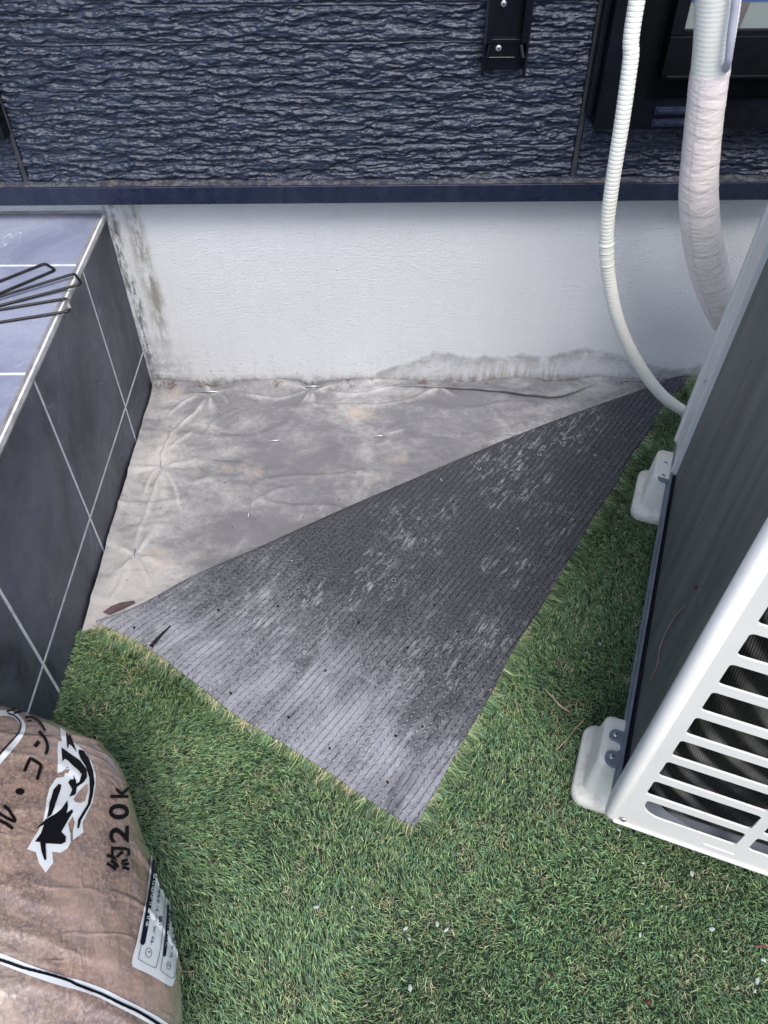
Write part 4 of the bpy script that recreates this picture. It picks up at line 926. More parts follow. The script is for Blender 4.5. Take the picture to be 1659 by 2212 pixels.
o = obj('slotted_panel', g, MT['white'], ac); bv_ = o.modifiers.new('b', 'BEVEL'); bv_.width = 0.0008; bv_.segments = 2; bv_.limit_method = 'ANGLE'; bv_.angle_limit = R(40)
# rounded corner column between panel and back
def quarter(xc, yc, r, a0, a1, z0, z1, th=0.0025, n=10):
    out = []
    for q in range(n + 1):
        a = R(a0 + (a1 - a0) * q / n); out.append((xc + r * math.cos(a), yc + r * math.sin(a)))
    return out
g = nb(); pr = [(0.004, -0.0005), (-0.004, 0.000), (-0.0085, 0.003), (-0.0105, 0.008), (-0.0105, 0.014), (-0.0085, 0.030), (-0.003, 0.033), (0.004, 0.033), (0.004, 0.008)]
zs_ = [-0.012, -0.006, 0.01, HG]; rings = []
for zi_, zz in enumerate(zs_):
    sc_2 = (0.85, 0.97, 1, 1)[zi_]; rings.append([g.verts.new((x * sc_2 + .0002, y * sc_2, zz)) for x, y in pr])
for a, b in zip(rings, rings[1:]):
    for i in range(len(pr)): g.faces.new((a[i], a[(i + 1) % len(pr)], b[(i + 1) % len(pr)], b[i]))
g.faces.new(rings[0]); g.faces.new(rings[-1][::-1])
o = obj('corner_post', g, MT['white'], ac, True); o.data.polygons.foreach_set('use_smooth', [len(p.vertices) == 4 for p in o.data.polygons])
# lower lip of the end panel with its embossed line and screw
g = nb(); box(g, 0.002, DP, -0.003, 0.010, -0.012, -0.0065, 0.002); box(g, 0.112, 0.150, -0.0012, 0.002, 0.0085, 0.0115, 0.0008); obj('panel_lip', g, MT['white'], ac)
screw('screw', tuple(Vector((0.013, -0.0015, 0.004))), (0, -1, 0), 0.0045, MT['zinc'], ac)
# coil seen on the back and wrapped behind the slots
g = nb(); box(g, 0.006, 0.030, 0.030, LN - 0.18, 0.002, HG - 0.02); obj('coil', g, MT['fins'], ac)
P = np.zeros((60, 8, 3)); xs = np.linspace(0.012, DP - 0.02, 60)
for i, x_ in enumerate(xs):
    yy = 0.030 + (0.020 * max(0, 1 - (x_ - .012) / 0.05) ** 2)
    for j, zz in enumerate(np.linspace(0.004, HG - 0.02, 8)): P[i, j] = (x_, yy, zz)
o = grid('wrapped_coil', P, MT['fins2'], ac)
# base pan rim, grey
g = nb(); box(g, -0.004, 0.000, 0.020, LN - 0.10, -0.010, 0.014, 0.001); box(g, 0.0, DP - 0.01, 0.010, LN - 0.01, -0.012, 0.000, 0.001)
box(g, -0.006, -0.003, 0.022, LN - 0.11, -0.013, -0.004, 0.001); obj('base_pan', g, MT['greymetal'], ac)
g = nb(); box(g, 0.001, 0.006, 0.028, LN - 0.182, 0.0, 0.012, 0.0006, 1); obj('pan_gap_shade_strip', g, MT['blackpl'], ac)  # solid black strip put in for the shade in the gap at the pan
g = nb(); ang = [(0.016, .012), (0.020, .030), (0.034, .042), (0.060, .047), (.10, .044), (.135, .036), (.145, .018), (.146, .012)]
# grey pan corner behind the lowest slot
pc = [(0.012, 0.003), (0.095, 0.003), (0.060, 0.014), (0.038, 0.029), (0.012, 0.029)]; g.faces.new([g.verts.new((x_, y_, 0.030 + 0.10 * (0.03 - y_))) for x_, y_ in pc]); r = bmesh.ops.extrude_face_region(g, geom=g.faces[:]); bmesh.ops.translate(g, vec=(0, 0, -0.002), verts=[e for e in r['geom'] if isinstance(e, bmesh.types.BMVert)]); obj('pan_corner', g, MT['greymetal'], ac)
# far post: wide stepped white sheet
g = nb(); ya = LN - 0.18
box(g, -0.004, 0.030, ya, ya + 0.012, 0.004, HG, 0.002)
box(g, -0.0015, 0.030, ya + 0.0125, LN - 0.075, -0.004, HG, 0.002)
box(g, -0.006, 0.030, LN - 0.0745, LN - 0.062, -0.004, HG, 0.002)
obj('service_panel', g, MT['white'], ac)
g = nb(); box(g, 0.000, DP, LN - 0.0615, LN, -0.002, HG, 0.003); obj('end_cover', g, MT['white_shade'], ac)
screw('screw', (-0.0035, ya + 0.03, 0.20), (-1, 0, 0), 0.0045, MT['zinc'], ac)
screw('screw', (-0.001, LN - 0.03, 0.055), (-1, 0, 0), 0.0045, MT['zinc'], ac)
g = nb(); box(g, -0.012, DP + 0.012, -0.010, LN + 0.006, HG, HG + 0.016, 0.006, 3); obj('top_cover', g, MT['white'], ac)
g = nb(); box(g, DP - 0.009, DP, 0.010, LN - 0.001, -0.004, HG - 0.001, 0.002); obj('front_panel', g, MT['white'], ac)
# fan grille on the far front side (other face)
g = nb()
for q in range(1, 9):
    pts = [(DP + 0.004, 0.30 + 0.025 * q * math.cos(a), 0.30 + 0.025 * q * math.sin(a)) for a in np.linspace(0, 2 * math.pi, 41)]; tube(g, pts, 0.0016, 6, False)
obj('fan_guard', g, MT['white'], ac)
# mounting feet: grey steel, two lobes with a slot between, screwed to the blocks
for yc in (0.098, 0.678):
    g = nb(); pr = [(0.004, -0.030), (-0.014, -0.030), (-0.0195, -0.027), (-0.023, -0.021), (-0.0235, -0.014), (-0.021, -0.008), (-0.016, -0.0055), (-0.009, -0.0052), (-0.0055, -0.002), (-0.0050, 0.003), (-0.0065, 0.0075), (-0.012, 0.0095),
                    (-0.018, 0.010), (-0.0225, 0.013), (-0.0235, 0.019), (-0.021, 0.025), (-0.0165, 0.028), (0.004, 0.028)]
    lo_ = [g.verts.new((x, yc + y, -0.0035)) for x, y in pr]; hi_ = [g.verts.new((x, yc + y, 0.0005)) for x, y in pr]
    g.faces.new(hi_); g.faces.new(lo_[::-1])
    for i in range(len(pr)): g.faces.new((lo_[i], lo_[(i + 1) % len(pr)], hi_[(i + 1) % len(pr)], hi_[i]))
    o = obj('mounting_foot', g, MT['greymetal'], ac); bb = o.modifiers.new('b', 'BEVEL'); bb.width = .0012; bb.segments = 2; bb.limit_method = 'ANGLE'; bb.angle_limit = R(50)
    for dy in (-0.016, 0.019): screw('screw', (-0.0145, yc + dy, 0.0008), (0, 0, 1), 0.0042, MT['zinc'], o)
# dry pink stem and seed stuck on the fins
def stuck(name, label, cat, pts, rad, mat, face='back'):
    P3 = []
    for px in pts:
        d = AMI.to_3x3() @ Vector(ray(px)); o_ = AMI @ Vector(CAM)
        if face == 'back': t_ = (0.0035 - o_[0]) / d[0]
        else: t_ = (0.024 - o_[1]) / d[1]
        P3.append(AM @ (o_ + d * t_))
    b_ = sum(P3, Vector()) / len(P3); t = thing(name, label, cat, tuple(b_)); g = nb(); P3 = [tuple(p - b_) for p in P3]
    tube(g, spline(P3, 24) if len(P3) > 2 else P3, rad, 6); obj('stalk', g, mat, t, True); return t
Z3 = lambda x, y: ((2200 + x * .678) * .54004, (2100 + y * .678) * .54004)
stuck('dry_twig', 'thin curved pink dry stem caught on the dark fins', 'dry stem', [Z3(795, 475), Z3(745, 530), Z3(690, 620), Z3(650, 720), Z3(635, 820), Z3(590, 920)], 0.0007, MT['pinkstem'])
stuck('red_seed', 'small red seed scrap stuck on the dark fins above the pink stem', 'leaf scrap', [Z3(858, 355), Z3(856, 368), Z3(852, 382)], lambda t: .0007 + .0015 * math.sin(math.pi * t), MT['redleaf'])

# white plastic blocks carrying the unit
def block(yc, label):
    M2 = AM.copy(); p = AM @ Vector((0.12, yc, -0.11)); t = thing('support_block', label, 'support block', (p[0], p[1], 0.006), (0, 0, RZ), 'ivory plastic blocks under the outdoor unit')
    hz = 0.1005; g = nb()
    # flanged foot plate then a hipped body
    def ring(x0, x1, y0, y1, z, r, n=5):
        return [g.verts.new((a, b, z)) for a, b in rrect(x0, x1, y0, y1, r, None, n)]
    lv = [ring(-0.166, 0.20, -0.062, 0.062, 0.0, 0.020), ring(-0.168, 0.202, -0.064, 0.064, 0.004, 0.021), ring(-0.168, 0.202, -0.064, 0.064, 0.017, 0.021), ring(-0.165, 0.199, -0.061, 0.061, 0.021, 0.019),
          ring(-0.156, 0.188, -0.053, 0.053, 0.023, 0.014), ring(-0.153, 0.185, -0.050, 0.050, 0.028, 0.013), ring(-0.148, 0.176, -0.040, 0.040, hz - 0.006, 0.011), ring(-0.146, 0.173, -0.037, 0.037, hz - 0.001, 0.010), ring(-0.142, 0.170, -0.033, 0.033, hz, 0.008)]
    for a, b in zip(lv, lv[1:]):
        for i in range(len(a)): g.faces.new((a[i], a[(i + 1) % len(a)], b[(i + 1) % len(a)], b[i]))
    g.faces.new(lv[0][::-1]); g.faces.new(lv[-1])
    o = obj('body', g, MT['whitepl'], t, True)
    return t
block(0.110, 'ivory plastic block under the near corner of the outdoor unit')
block(0.695, 'ivory plastic block under the far end of the outdoor unit, brown speckled at its base')

# ================================================================ hoses
def P3(px, y): return np.array(aty(px, y))
hp = [P3((1376, 0), -.215) + np.array([0.01, .05, .35]), P3((1376, 0), -.215), P3((1362, 130), -.225), P3((1344, 260), -.235), P3((1322, 400), -.24), P3((1311, 500), -.24), P3((1314, 590), -.24), P3((1334, 690), -.235), P3((1372, 775), -.225), P3((1422, 845), -.21), P3((1470, 884), -.195), P3((1530, 915), -.17), P3((1580, 925), -.13)]
hs = even(spline(hp, 300), 0.0008)
dh = thing('drain_hose', 'thin ivory corrugated drain hose curving down to the outdoor unit', 'hose', tuple(hs[-1]))
def corr(name, path, rad_fn, mat, parent, off, seg=22, uvs=False):
    pts, T, N = frames([Vector(p) for p in path]); s = np.r_[0, np.cumsum(np.linalg.norm(np.diff(path, axis=0), axis=1))]
    Pm = np.zeros((len(path), seg, 3)); uv = np.zeros((len(path), seg, 2))
    for i in range(len(path)):
        B = T[i].cross(N[i])
        for j in range(seg):
            a = 2 * math.pi * j / seg; r_ = rad_fn(s[i], a, s[-1]); q = pts[i] + (N[i] * math.cos(a) + B * math.sin(a)) * r_; Pm[i, j] = (q[0] - off[0], q[1] - off[1], q[2] - off[2]); uv[i, j] = (a / (2 * math.pi), s[i])
    return grid(name, Pm, mat, parent, True, uv, True)
LH = np.r_[0, np.cumsum(np.linalg.norm(np.diff(hs, axis=0), axis=1))][-1]
sj = None
dd = np.linalg.norm(hs - P3((1311, 548), -.24), axis=1); sj = LH * dd.argmin() / len(hs)
def rh(s, a, tot):
    if abs(s - sj) < 0.020:
        return 0.0117 + (0.0006 if (abs(s - sj) < 0.006 and abs(s - sj) > .004) else 0) + (0.0007 if abs(s - sj) > 0.017 else 0)
    return 0.0112 - 0.0010 * max(0.0, math.sin(2 * math.pi * s / 0.0064)) ** 6
corr('corrugated_tube', hs, rh, MT['hose'], dh, hs[-1])
# thick bundle: corrugated sleeve above, wrapped tape below
def pipe_c(px, wd): return px
yA = [-.215, -.215, -.215, -.21, -.20, -.19, -.17, -.15, -.12, -.09]
ctr = [(1557, -160), (1551, 0), (1541, 100), (1528, 200), (1515, 320), (1509, 420), (1518, 520), (1540, 610), (1580, 700), (1640, 760)]
wdt = [102, 96, 86, 80, 78, 80, 80, 77, 70, 64]
cp = []; cr_ = []
for q, yy, w_ in zip(ctr, yA, wdt):
    p = P3(q, yy); dep = (p - CAM) @ FW; cp.append(p); cr_.append(w_ / 2 * dep / FOC)
pp = spline([np.r_[a, b] for a, b in zip(cp, cr_)], 500); pe = even(pp, 0.0016); prad = pe[:, 3]; pe = pe[:, :3]
cut = int(np.abs(np.array([((p - CAM) @ UP) / ((p - CAM) @ FW) for p in pe]) - (PH / 2 - 148) / FOC).argmin())
tb = thing('taped_pipe', 'thick pipe bundle wrapped in wrinkled pale pink tape behind the outdoor unit', 'pipe', tuple(pe[-1]))
sC = 0.0016
def rs(s, a, tot): i = min(len(prad) - 1, int(s / sC)); return prad[min(i, cut + 3)] * (0.99 + 0.006 * math.sin(2 * math.pi * s / 0.0062)) * (1 + .0)
corr('corrugated_sleeve', pe[:cut + 4], rs, MT['hose'], tb, pe[-1], 36)
def rt_(s, a, tot):
    i = min(len(prad) - 1, cut + int(s / sC)); sp_ = s + 0.010 * math.sin(a + .8)
    wr = 0.006 * math.sin(2 * math.pi * sp_ / 0.0085 + 1.2 * math.sin(s * 40)) * (0.55 + .45 * math.sin(a * 2 + s * 30)); lap = 0.02 * ((sp_ / 0.045) % 1.0) + 0.02 * float(fbm(np.array([a * 1.2 + s * 12]), np.array([s * 160]), 2, 5)[0])
    return prad[i] * (1.0 + wr + lap)
corr('tape_wrap', pe[cut:], rt_, MT['tape'], tb, pe[-1], 44)
cb = [P3((1583, -60), -.245), P3((1576, 0), -.245), P3((1568, 60), -.245), P3((1562, 118), -.243), P3((1556, 142), -.225)]
cb = [c + np.array([.004, -.012, 0]) for c in cb]
g = nb(); tube(g, [tuple(c - pe[-1]) for c in spline(cb, 30)], 0.0055, 8); obj('cable', g, plain('lilac_cable', (0.42, 0.43, 0.52), 0.4), tb, True)

# ================================================================ sand bag
bag = thing('sand_bag', 'clear printed plastic bag of brown sand leaning on the dark tiled step', 'bag', (0.12, -1.19, 0.0))
BO = np.array([0.12, -1.19, 0.0])
cx, cyb, czb, A_, B_, H_, rz_, rx_, e1, e2 = 0.1084, -1.1726, 0.1733, 0.1645, 0.2926, 0.1315, 0.5045, 0.8072, 0.9493, 0.9936
nth, nph = 180, 360
th = np.linspace(-math.pi / 2, math.pi / 2, nth); ph_ = np.linspace(0, 2 * math.pi, nph, endpoint=False); TH, PHI = np.meshgrid(th, ph_, indexing='ij')
sp = lambda v, e: np.sign(v) * np.abs(v) ** e
dX = A_ * sp(np.cos(TH), e1) * sp(np.cos(PHI), e2); dY = B_ * sp(np.cos(TH), e1) * sp(np.sin(PHI), e2); dZ = H_ * sp(np.sin(TH), e1)
# folds: bag-space wrinkles, stronger near the rim
wr = 0.0022 * (fbm(dX * 22 + 5, dY * 9, 3, 91) - .5) * 2 + 0.0030 * np.clip(1 - np.abs(2 * fbm(dX * 9 + dY * 14 + 7, dY * 5 - dX * 4, 2, 95) - 1) * 6, 0, 1) + 0.010 * (fbm(dX * 5 + 2, dY * 5, 2, 99) - .5)
sc3 = 1 + wr / 0.16
dX, dY, dZ = dX * sc3, dY * sc3, dZ * sc3
X2 = dX * math.cos(rx_) + dZ * math.sin(rx_); Z2 = -dX * math.sin(rx_) + dZ * math.cos(rx_)
X3 = X2 * math.cos(rz_) - dY * math.sin(rz_); Y3 = X2 * math.sin(rz_) + dY * math.cos(rz_)
pass
for (bx_, by_, bz_, am_, rr_) in ((0.170, -0.985, 0.20, 0.022, 0.075), (0.03, -0.92, 0.24, -0.004, 0.06)):
    gg = am_ * np.exp(-(((X3 + cx - bx_) ** 2 + (Y3 + cyb - by_) ** 2 + (Z2 + czb - bz_) ** 2) / rr_ ** 2)); X3 = X3 + gg * .75; Y3 = Y3 + gg * .6; Z2 = Z2 + gg * .25
BP = np.stack([np.maximum(X3 + cx, 0.0035 + 0.0 * X3), Y3 + cyb, np.maximum(Z2 + czb, 0.012)], -1)
film = grid('film', BP - BO, MT['bag'], bag, True, None, True)
bidx = np.arange(nth * nph).reshape(nth, nph); bfaces = []
for i in range(nth - 1):
    for j in range(nph): j2 = (j + 1) % nph; bfaces.append((int(bidx[i, j]), int(bidx[i + 1, j]), int(bidx[i + 1, j2]), int(bidx[i, j2])))
btree = BVHTree.FromPolygons([Vector(q) for q in BP.reshape(-1, 3)], bfaces)
Cv = Vector(CAM)
def onbag(px, off):
    d = Vector(ray(px)).normalized(); p, n_, i_, _ = btree.ray_cast(Cv, d)
    if p is None: return None
    if n_.dot(d) > 0: n_ = -n_
    return p + n_ * off
def decal(name, bm2, off, mat, parent, step=9.0):
    """bm2: flat mesh in photograph coordinates; sliced small, laid on the film"""
    xs_ = [v.co.x for v in bm2.verts]; ys_ = [v.co.y for v in bm2.verts]
    for ax, lo_, hi_ in ((0, min(xs_), max(xs_)), (1, min(ys_), max(ys_))):
        c = lo_ + step
        while c < hi_:
            co = (c, 0, 0) if ax == 0 else (0, c, 0); no = (1, 0, 0) if ax == 0 else (0, 1, 0)
            bmesh.ops.bisect_plane(bm2, geom=bm2.verts[:] + bm2.edges[:] + bm2.faces[:], plane_co=co, plane_no=no, dist=1e-5); c += step
    bad = []
    for v in bm2.verts:
        p = onbag((v.co.x, v.co.y), off)
        if p is None: bad.append(v)
        else: v.co = p - Vector(BO)
    if bad: bmesh.ops.delete(bm2, geom=bad, context='VERTS')
    for v in bm2.verts: pass
    if not bm2.faces: bm2.free(); return None
    o = obj(name, bm2, mat, parent, True); return o
def fill(bm2, pts):
    V2 = [Vector((p[0], p[1])) for p in pts]; n = len(V2)
    cv, ce, cf, *_ = delaunay_2d_cdt(V2, [(i, (i + 1) % n) for i in range(n)], [], 1, 1e-4)
    vv = [bm2.verts.new((v[0], v[1], 0)) for v in cv]
    for f_ in cf:
        try: bm2.faces.new([vv[i] for i in f_])
        except ValueError: pass
def ribbon(bm2, pts, wdt, smooth=True, taper=None):
    P = spline([(p[0], p[1]) for p in pts], 10 * len(pts)) if smooth and len(pts) > 2 else even(np.array(pts, float), 6)
    t = np.gradient(P, axis=0); n_ = np.stack([-t[:, 1], t[:, 0]], -1); n_ /= np.linalg.norm(n_, axis=1, keepdims=True) + 1e-9
    ws = np.full(len(P), wdt / 2.0)
    L_ = [bm2.verts.new((*(p + n * w_), 0)) for p, n, w_ in zip(P, n_, ws)]; R2 = [bm2.verts.new((*(p - n * w_), 0)) for p, n, w_ in zip(P, n_, ws)]
    for i in range(len(P) - 1): bm2.faces.new((L_[i], L_[i + 1], R2[i + 1], R2[i]))
def smoothpoly(pts, n=6):
    P = spline(list(pts) + [pts[0]], n * (len(pts) + 1)); return P[:-1]
z1 = lambda x, y: (x * .2604, 1458.1 + y * .2604)
z2 = lambda x, y: (x * .2604, 1782.1 + y * .2604)
FONT = bpy.data.fonts['Bfont'] if 'Bfont' in bpy.data.fonts else None
def glyphs(bm2, s, fn, bold=0.0):
    """text outlines mapped through fn(x,y) (em units) into photograph coordinates"""
    cu = bpy.data.curves.new('t', 'FONT'); cu.body = s; cu.size = 1.0; cu.offset = bold; cu.resolution_u = 3; cu.fill_mode = 'FRONT'
    o = bpy.data.objects.new('t', cu); COL.objects.link(o); dg = bpy.context.evaluated_depsgraph_get(); me = bpy.data.meshes.new_from_object(o.evaluated_get(dg))
    w_ = max((v.co.x for v in me.vertices), default=1)
    k0 = len(bm2.verts); tmp = nb(); tmp.from_mesh(me); vm = {}
    for v in tmp.verts: q = fn(v.co.x, v.co.y, w_); vm[v] = bm2.verts.new((q[0], q[1], 0))
    for f_ in tmp.faces:
        try: bm2.faces.new([vm[v] for v in f_.verts])
        except ValueError: pass
    tmp.free(); COL.objects.unlink(o); bpy.data.objects.remove(o); bpy.data.curves.remove(cu); bpy.data.meshes.remove(me)
def along(path, h_, gap=0.0):
    """text running along a px polyline with its glyph height h_ to the left of travel"""
    P = even(np.array(path, float), 2.0); s = np.r_[0, np.cumsum(np.linalg.norm(np.diff(P, axis=0), axis=1))]; t = np.gradient(P, axis=0); t /= np.linalg.norm(t, axis=1, keepdims=True); n_ = np.stack([t[:, 1], -t[:, 0]], -1)
    def fn(x, y, w_):
        d = np.clip(x / w_, 0, 1) * s[-1]; p = np.array([np.interp(d, s, P[:, 0]), np.interp(d, s, P[:, 1])]); q = np.array([np.interp(d, s, n_[:, 0]), np.interp(d, s, n_[:, 1])]); return p + q * (y * h_)
    return fn
# calligraphic mark: white outline shape, black strokes
wpoly = [(500, 440), (560, 490), (605, 560), (655, 600), (705, 645), (755, 720), (790, 830), (788, 930), (765, 1060), (705, 1180), (680, 1230), (690, 1310), (602, 1372), (600, 1300), (618, 1230), (600, 1175), (562, 1240), (580, 1320), (583, 1390), (560, 1440), (500, 1478), (430, 1470), (440, 1560), (375, 1645), (320, 1560), (295, 1472), (222, 1450), (262, 1380), (320, 1290), (355, 1210), (375, 1120), (385, 1030), (410, 940), (465, 858), (530, 850), (540, 800), (475, 818), (478, 700), (475, 600), (480, 560), (512, 555), (497, 480)]
b2 = nb(); fill(b2, [z1(*p) for p in wpoly]); decal('logo_outline', b2, .0009, MT['inkwhite'], film)
strokes = [[(540, 488), (580, 510), (600, 560), (632, 650), (592, 600), (570, 580), (555, 625), (548, 560)],
           [(505, 610), (560, 650), (660, 720), (712, 790), (715, 850), (690, 900), (632, 940), (622, 1000), (570, 1022), (595, 960), (560, 900), (578, 875), (608, 872), (605, 835), (626, 880), (630, 912), (655, 895), (672, 830), (620, 780), (560, 720), (535, 705), (512, 725)],
           [(650, 625), (690, 640), (732, 700), (765, 800), (777, 900), (762, 1000), (742, 1080), (702, 1150), (667, 1210), (647, 1280), (632, 1283), (640, 1210), (680, 1140), (718, 1080), (735, 980), (733, 860), (708, 770), (662, 700), (645, 650)],
           [(480, 912), (502, 920), (495, 960), (462, 1060), (420, 1170), (385, 1195), (405, 1080), (438, 960)],
           [(555, 1050), (557, 1100), (545, 1152), (590, 1120), (599, 1140), (542, 1240), (502, 1310), (540, 1350), (537, 1395), (500, 1412), (372, 1405), (379, 1540), (364, 1545), (338, 1470), (328, 1395), (285, 1390), (335, 1320), (360, 1250), (282, 1290), (375, 1205), (440, 1170), (505, 1115)]]
b2 = nb()
for s_ in strokes: fill(b2, [z1(*p) for p in s_])
decal('logo_strokes', b2, .0019, MT['ink'], film, 7)
# grey-brown gap inside the outline
b2 = nb(); fill(b2, [z1(*p) for p in [(715, 905), (722, 960), (700, 1050), (660, 1068), (620, 1060), (605, 1040), (650, 975)]]); fill(b2, [z1(*p) for p in [(575, 790), (560, 820), (510, 825), (480, 838), (540, 785)]])
decal('logo_gap', b2, .0015, MT['bag'], film)
# bag text (large, climbing)
b2 = nb()
for pts, w_ in (([(200, 805), (250, 692), (340, 752), (305, 875)], 27), ([(286, 600), (322, 556)], 32), ([(322, 472), (372, 535), (393, 605), (376, 662)], 25),
                ([(207, 358), (270, 355), (330, 400), (375, 470)], 17), ([(222, 384), (262, 386)], 11), ([(52, 312), (150, 276), (226, 279)], 14), ([(110, 328), (165, 306), (242, 303)], 15), ([(-10, 176), (96, 244)], 34),
                ([(-20, 1205), (50, 1238), (105, 1282)], 27), ([(28, 1090), (72, 1125), (122, 1215), (70, 1200), (-10, 1150)], 26)):
    ribbon(b2, [z1(*p) for p in pts], w_ * .2604, len(pts) > 2 and w_ != 27)
fill(b2, [z1(163 + 39 * math.cos(a), 972 + 28 * math.sin(a)) for a in np.linspace(0, 2 * math.pi, 17)[:-1]])
b2.verts.ensure_lookup_table(); decal('lettering', b2, .0012, MT['ink'], film, 8)
# rounded white frame
b2 = nb(); fr_ = [(-20, 735), (60, 640), (130, 560), (178, 480), (186, 420), (150, 365), (90, 328), (-20, 318)]
ribbon(b2, [z1(*p) for p in fr_], 46 * .2604); decal('frame_band', b2, .0009, MT['inkwhite'], film)
b2 = nb(); ribbon(b2, [z1(*p) for p in [(-20, 675), (70, 580), (140, 505), (168, 445), (160, 395), (120, 352), (60, 326)]], 11 * .2604); decal('frame_line', b2, .0019, MT['navyink'], film)
# weight
b2 = nb()
# four characters set one after the other, climbing
def put_char(ch, p_lo, p_hi, x_top, x_base, bold=.02):
    """letter rotated: reads upward, its top towards the left"""
    def fn(x, y, w_):
        t = x / w_; return (x_base + (x_top - x_base) * (y / 0.72), p_lo + (p_hi - p_lo) * t)
    glyphs(b2, ch, fn, bold)
put_char('2', z1(0, 1402)[1], z1(0, 1255)[1], 900 * .2604, 1058 * .2604); put_char('0', z1(0, 1206)[1], z1(0, 1072)[1], 895 * .2604, 1058 * .2604)
put_char('k', z1(0, 1032)[1], z1(0, 925)[1], 903 * .2604, 1055 * .2604)
put_char('約', z1(0, 1632)[1], z1(0, 1428)[1], 905 * .2604, 1055 * .2604)
decal('weight_print', b2, .0012, MT['ink'], film, 8)
# instructions label on the right
b2 = nb(); lab = [z2(*p) for p in [(1258, -20), (1252, 150), (1240, 300), (1222, 480), (1200, 640), (1160, 820), (1120, 1000), (1095, 1090), (1080, 1150), (1090, 1180), (1240, 1250), (1400, 1345), (1425, 1335), (1445, 1270), (1460, 1150), (1468, 1010), (1462, 880), (1440, 740), (1415, 600), (1378, 430), (1330, 250), (1290, 90), (1272, -10)]]
fill(b2, lab); lb = decal('label', b2, .0016, MT['inkwhite'], film, 3)
b2 = nb(); ribbon(b2, [z2(*p) for p in [(1268, 305), (1258, 420), (1224, 640), (1196, 830), (1168, 985)]], 42 * .2604); ribbon(b2, [z2(*p) for p in [(1364, 440), (1382, 560), (1384, 720), (1368, 900), (1346, 1090)]], 26 * .2604)
for a, b, rr_ in ((1269, 303, 20), (1168, 985, 20), (1346, 1088, 13)): fill(b2, [z2(a + rr_ * math.cos(t), b + rr_ * math.sin(t)) for t in np.linspace(0, 2 * math.pi, 13)[:-1]])
ribbon(b2, [z2(*p) for p in [(1158, 1000), (1137, 1100), (1142, 1128), (1260, 1190), (1284, 1172), (1318, 1010), (1345, 760), (1358, 560)]], 4 * .2604)
ribbon(b2, [z2(*p) for p in [(1336, 1098), (1318, 1200), (1330, 1228), (1360, 1250), (1412, 1278), (1438, 1240), (1460, 1100)]], 4 * .2604)
for (a, b, ra_, rb_) in ((1217, 1070, 25, 40), (1382, 1175, 16, 32), (1303, 405, 11, 36)): ribbon(b2, [z2(a + ra_ * math.cos(t), b + rb_ * math.sin(t)) for t in np.linspace(0, 2 * math.pi, 15)], 4 * .2604)
glyphs(b2, '1', along([z2(1228, 1078), z2(1232, 1062)], 7), .02)
glyphs(b2, 'セメント25kg + 2 砂', along([z2(1250, 1010), z2(1286, 820), z2(1308, 620), z2(1322, 480), z2(1312, 340), z2(1300, 250)], 7.6), .01)
glyphs(b2, '1袋', along([z2(1322, 850), z2(1332, 765)], 8), .01)
glyphs(b2, '2', along([z2(1388, 1182), z2(1391, 1166)], 6), .02)
glyphs(b2, 'セメント25kg + 2', along([z2(1408, 1120), z2(1428, 960), z2(1430, 780), z2(1420, 650)], 6.0), .01)
glyphs(b2, '1袋', along([z2(1442, 1000), z2(1446, 930)], 5), .01)
decal('label_print', b2, .0027, MT['navyink'], film, 4)
b2 = nb(); glyphs(b2, 'モルタルの作り方', along([z2(1208, 865), z2(1236, 700), z2(1262, 520), z2(1276, 410)], 8.0), .015)
decal('mortar_title', b2, .0036, MT['inkwhite'], film, 4); b2 = nb(); glyphs(b2, 'コンクリートの作り方', along([z2(1364, 1030), z2(1384, 880), z2(1394, 700), z2(1386, 520)], 5.6), .012)
decal('concrete_title', b2, .0036, MT['inkwhite'], film, 4)
# white stripe with black core along the bottom seam
b2 = nb(); seam = [(-40, 1095), (80, 1140), (200, 1190), (400, 1262), (560, 1310), (660, 1335), (840, 1400), (1000, 1480), (1150, 1556), (1300, 1640), (1400, 1710)]
ribbon(b2, [z2(*p) for p in seam], 84 * .2604); decal('seam_stripe', b2, .0009, MT['inkwhite'], film, 8)
b2 = nb(); seam2 = [(-40, 1110), (80, 1150), (200, 1192), (400, 1246), (560, 1296), (640, 1335), (840, 1412), (1000, 1490), (1150, 1560), (1300, 1652), (1400, 1720)]
ribbon(b2, [z2(*p) for p in seam2], 26 * .2604); decal('seam_line', b2, .0019, MT['ink'], film, 8)

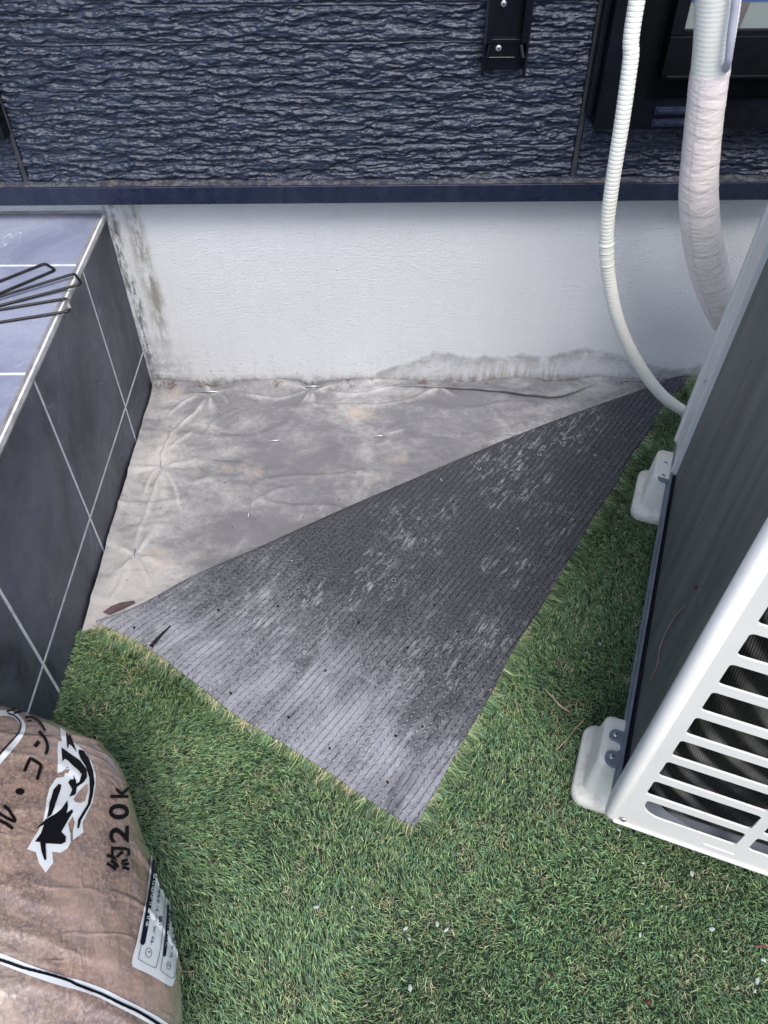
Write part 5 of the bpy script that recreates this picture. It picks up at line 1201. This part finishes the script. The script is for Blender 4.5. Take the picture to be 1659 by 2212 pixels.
# ================================================================ small litter
def pebble(px, size, label):
    p = atz(px, 0.020); t = thing('stone_chip', label, 'stone chip', (p[0], p[1], 0.012), (0, 0, random.random() * 6), 'white stone chips scattered on the turf')
    size *= 0.72; g = nb(); bmesh.ops.create_icosphere(g, subdivisions=1, radius=size)
    for v in g.verts:
        n_ = 0.6 + 0.7 * random.random(); v.co = Vector((v.co.x * 1.35 * n_, v.co.y * .8 * n_, v.co.z * .5 * n_ + 0.0035))
    obj('stone', g, MT['stone'], t, False); return t
chips = [((1297, 1388), .0042, 'white chip on the turf between the folded corner and the near support block'), ((1344, 1281), .0034, 'white chip on the turf beside the dark fins, uppermost of the chips there'),
         ((1497, 1885), .0052, 'largest white chip, on the turf just in front of the slotted panel'), ((1338, 1790), .0036, 'white chip below the near foot of the outdoor unit'),
         ((1391, 1862), .0032, 'white chip on the turf between the near foot and the largest chip'), ((944, 1994), .0050, 'left chip of the close pair on open turf below the folded tip'), ((965, 2006), .0042, 'right chip of the close pair on open turf below the folded tip'),
         ((876, 2004), .0042, 'upper of two chips left of the close pair'), ((884, 2026), .0036, 'lower of two chips left of the close pair'), ((886, 2131), .0050, 'white chip alone near the bottom edge in the middle'),
         ((683, 1957), .0042, 'white chip on the turf right of the sand bag label'), ((760, 1957), .0028, 'tiny chip a little right of the chip beside the bag'), ((1540, 2005), .0044, 'elongated chip on the turf at the right, level with the close pair'),
         ((1652, 2072), .0046, 'white chip at the right edge of the picture'), ((1638, 2117), .0048, 'white chip below the one at the right edge'), ((1633, 2139), .0030, 'small chip under the lower right chip'), ((1385, 2018), .0034, 'pale chip in the turf left of the elongated chip'), ((1268, 1407), .0022, 'tiny white chip near the dry straw leaf'), ((1204, 1505), .0022, 'tiny white speck of stone left of the folded straw'), ((302, 1416), .0026, 'white chip on the turf just below the raised fold by the step'), ((560, 1605), .0022, 'tiny chip beside the left edge of the flap'), ((247, 1530), .0026, 'small chip on the turf between the step and the bag')]
for c in chips: pebble(*c)
def strand(name, label, cat, pts, rad, mat, z=.022, leaf=False):
    P = [np.array(atz(p, z)) for p in pts]; b_ = sum(P) / len(P); b_[2] = 0.012; t = thing(name, label, cat, tuple(b_)); g = nb()
    tube(g, [tuple(q - b_) for q in (spline(P, 16) if len(P) > 2 else P)], rad, 6); o = obj('blade' if leaf else 'stalk', g, mat, t, True)
    return t
strand('dry_leaf', 'flat pale straw coloured leaf on the turf right of the folded corner', 'dry leaf', [Z3(-40, 960), Z3(10, 1010), Z3(60, 1065), Z3(115, 1105)], lambda t: .0006 + .0022 * math.sin(math.pi * min(1, t * 1.0)) ** 2 * t, MT['straw'], leaf=True)
strand('dry_twig', 'thin forked straw on the turf beside the near support block', 'dry straw', [Z3(205, 1145), Z3(150, 1200), Z3(100, 1265), Z3(35, 1330)], .0007, MT['straw'])
strand('dry_twig', 'short straw leaf lying close to the right edge of the flap', 'dry straw', [(1112, 1509), (1117, 1525), (1120, 1538)], .0010, MT['straw'])
strand('dry_twig', 'thin brown twig on the turf at the right edge of the bag', 'twig', [(392, 2098), (406, 2099), (421, 2097)], .0008, MT['pinkstem'])
strand('red_leaf', 'small dark red leaf near the bottom edge of the picture', 'leaf scrap', [(1395, 2159), (1401, 2165), (1405, 2171)], lambda t: .0008 + .0022 * math.sin(math.pi * t), MT['redleaf'], leaf=True)
strand('red_leaf', 'thin red brown leaf on the turf at the right edge', 'leaf scrap', [(1628, 2044), (1645, 2043), (1659, 2046)], lambda t: .0006 + .0014 * math.sin(math.pi * t), MT['redleaf'], leaf=True)
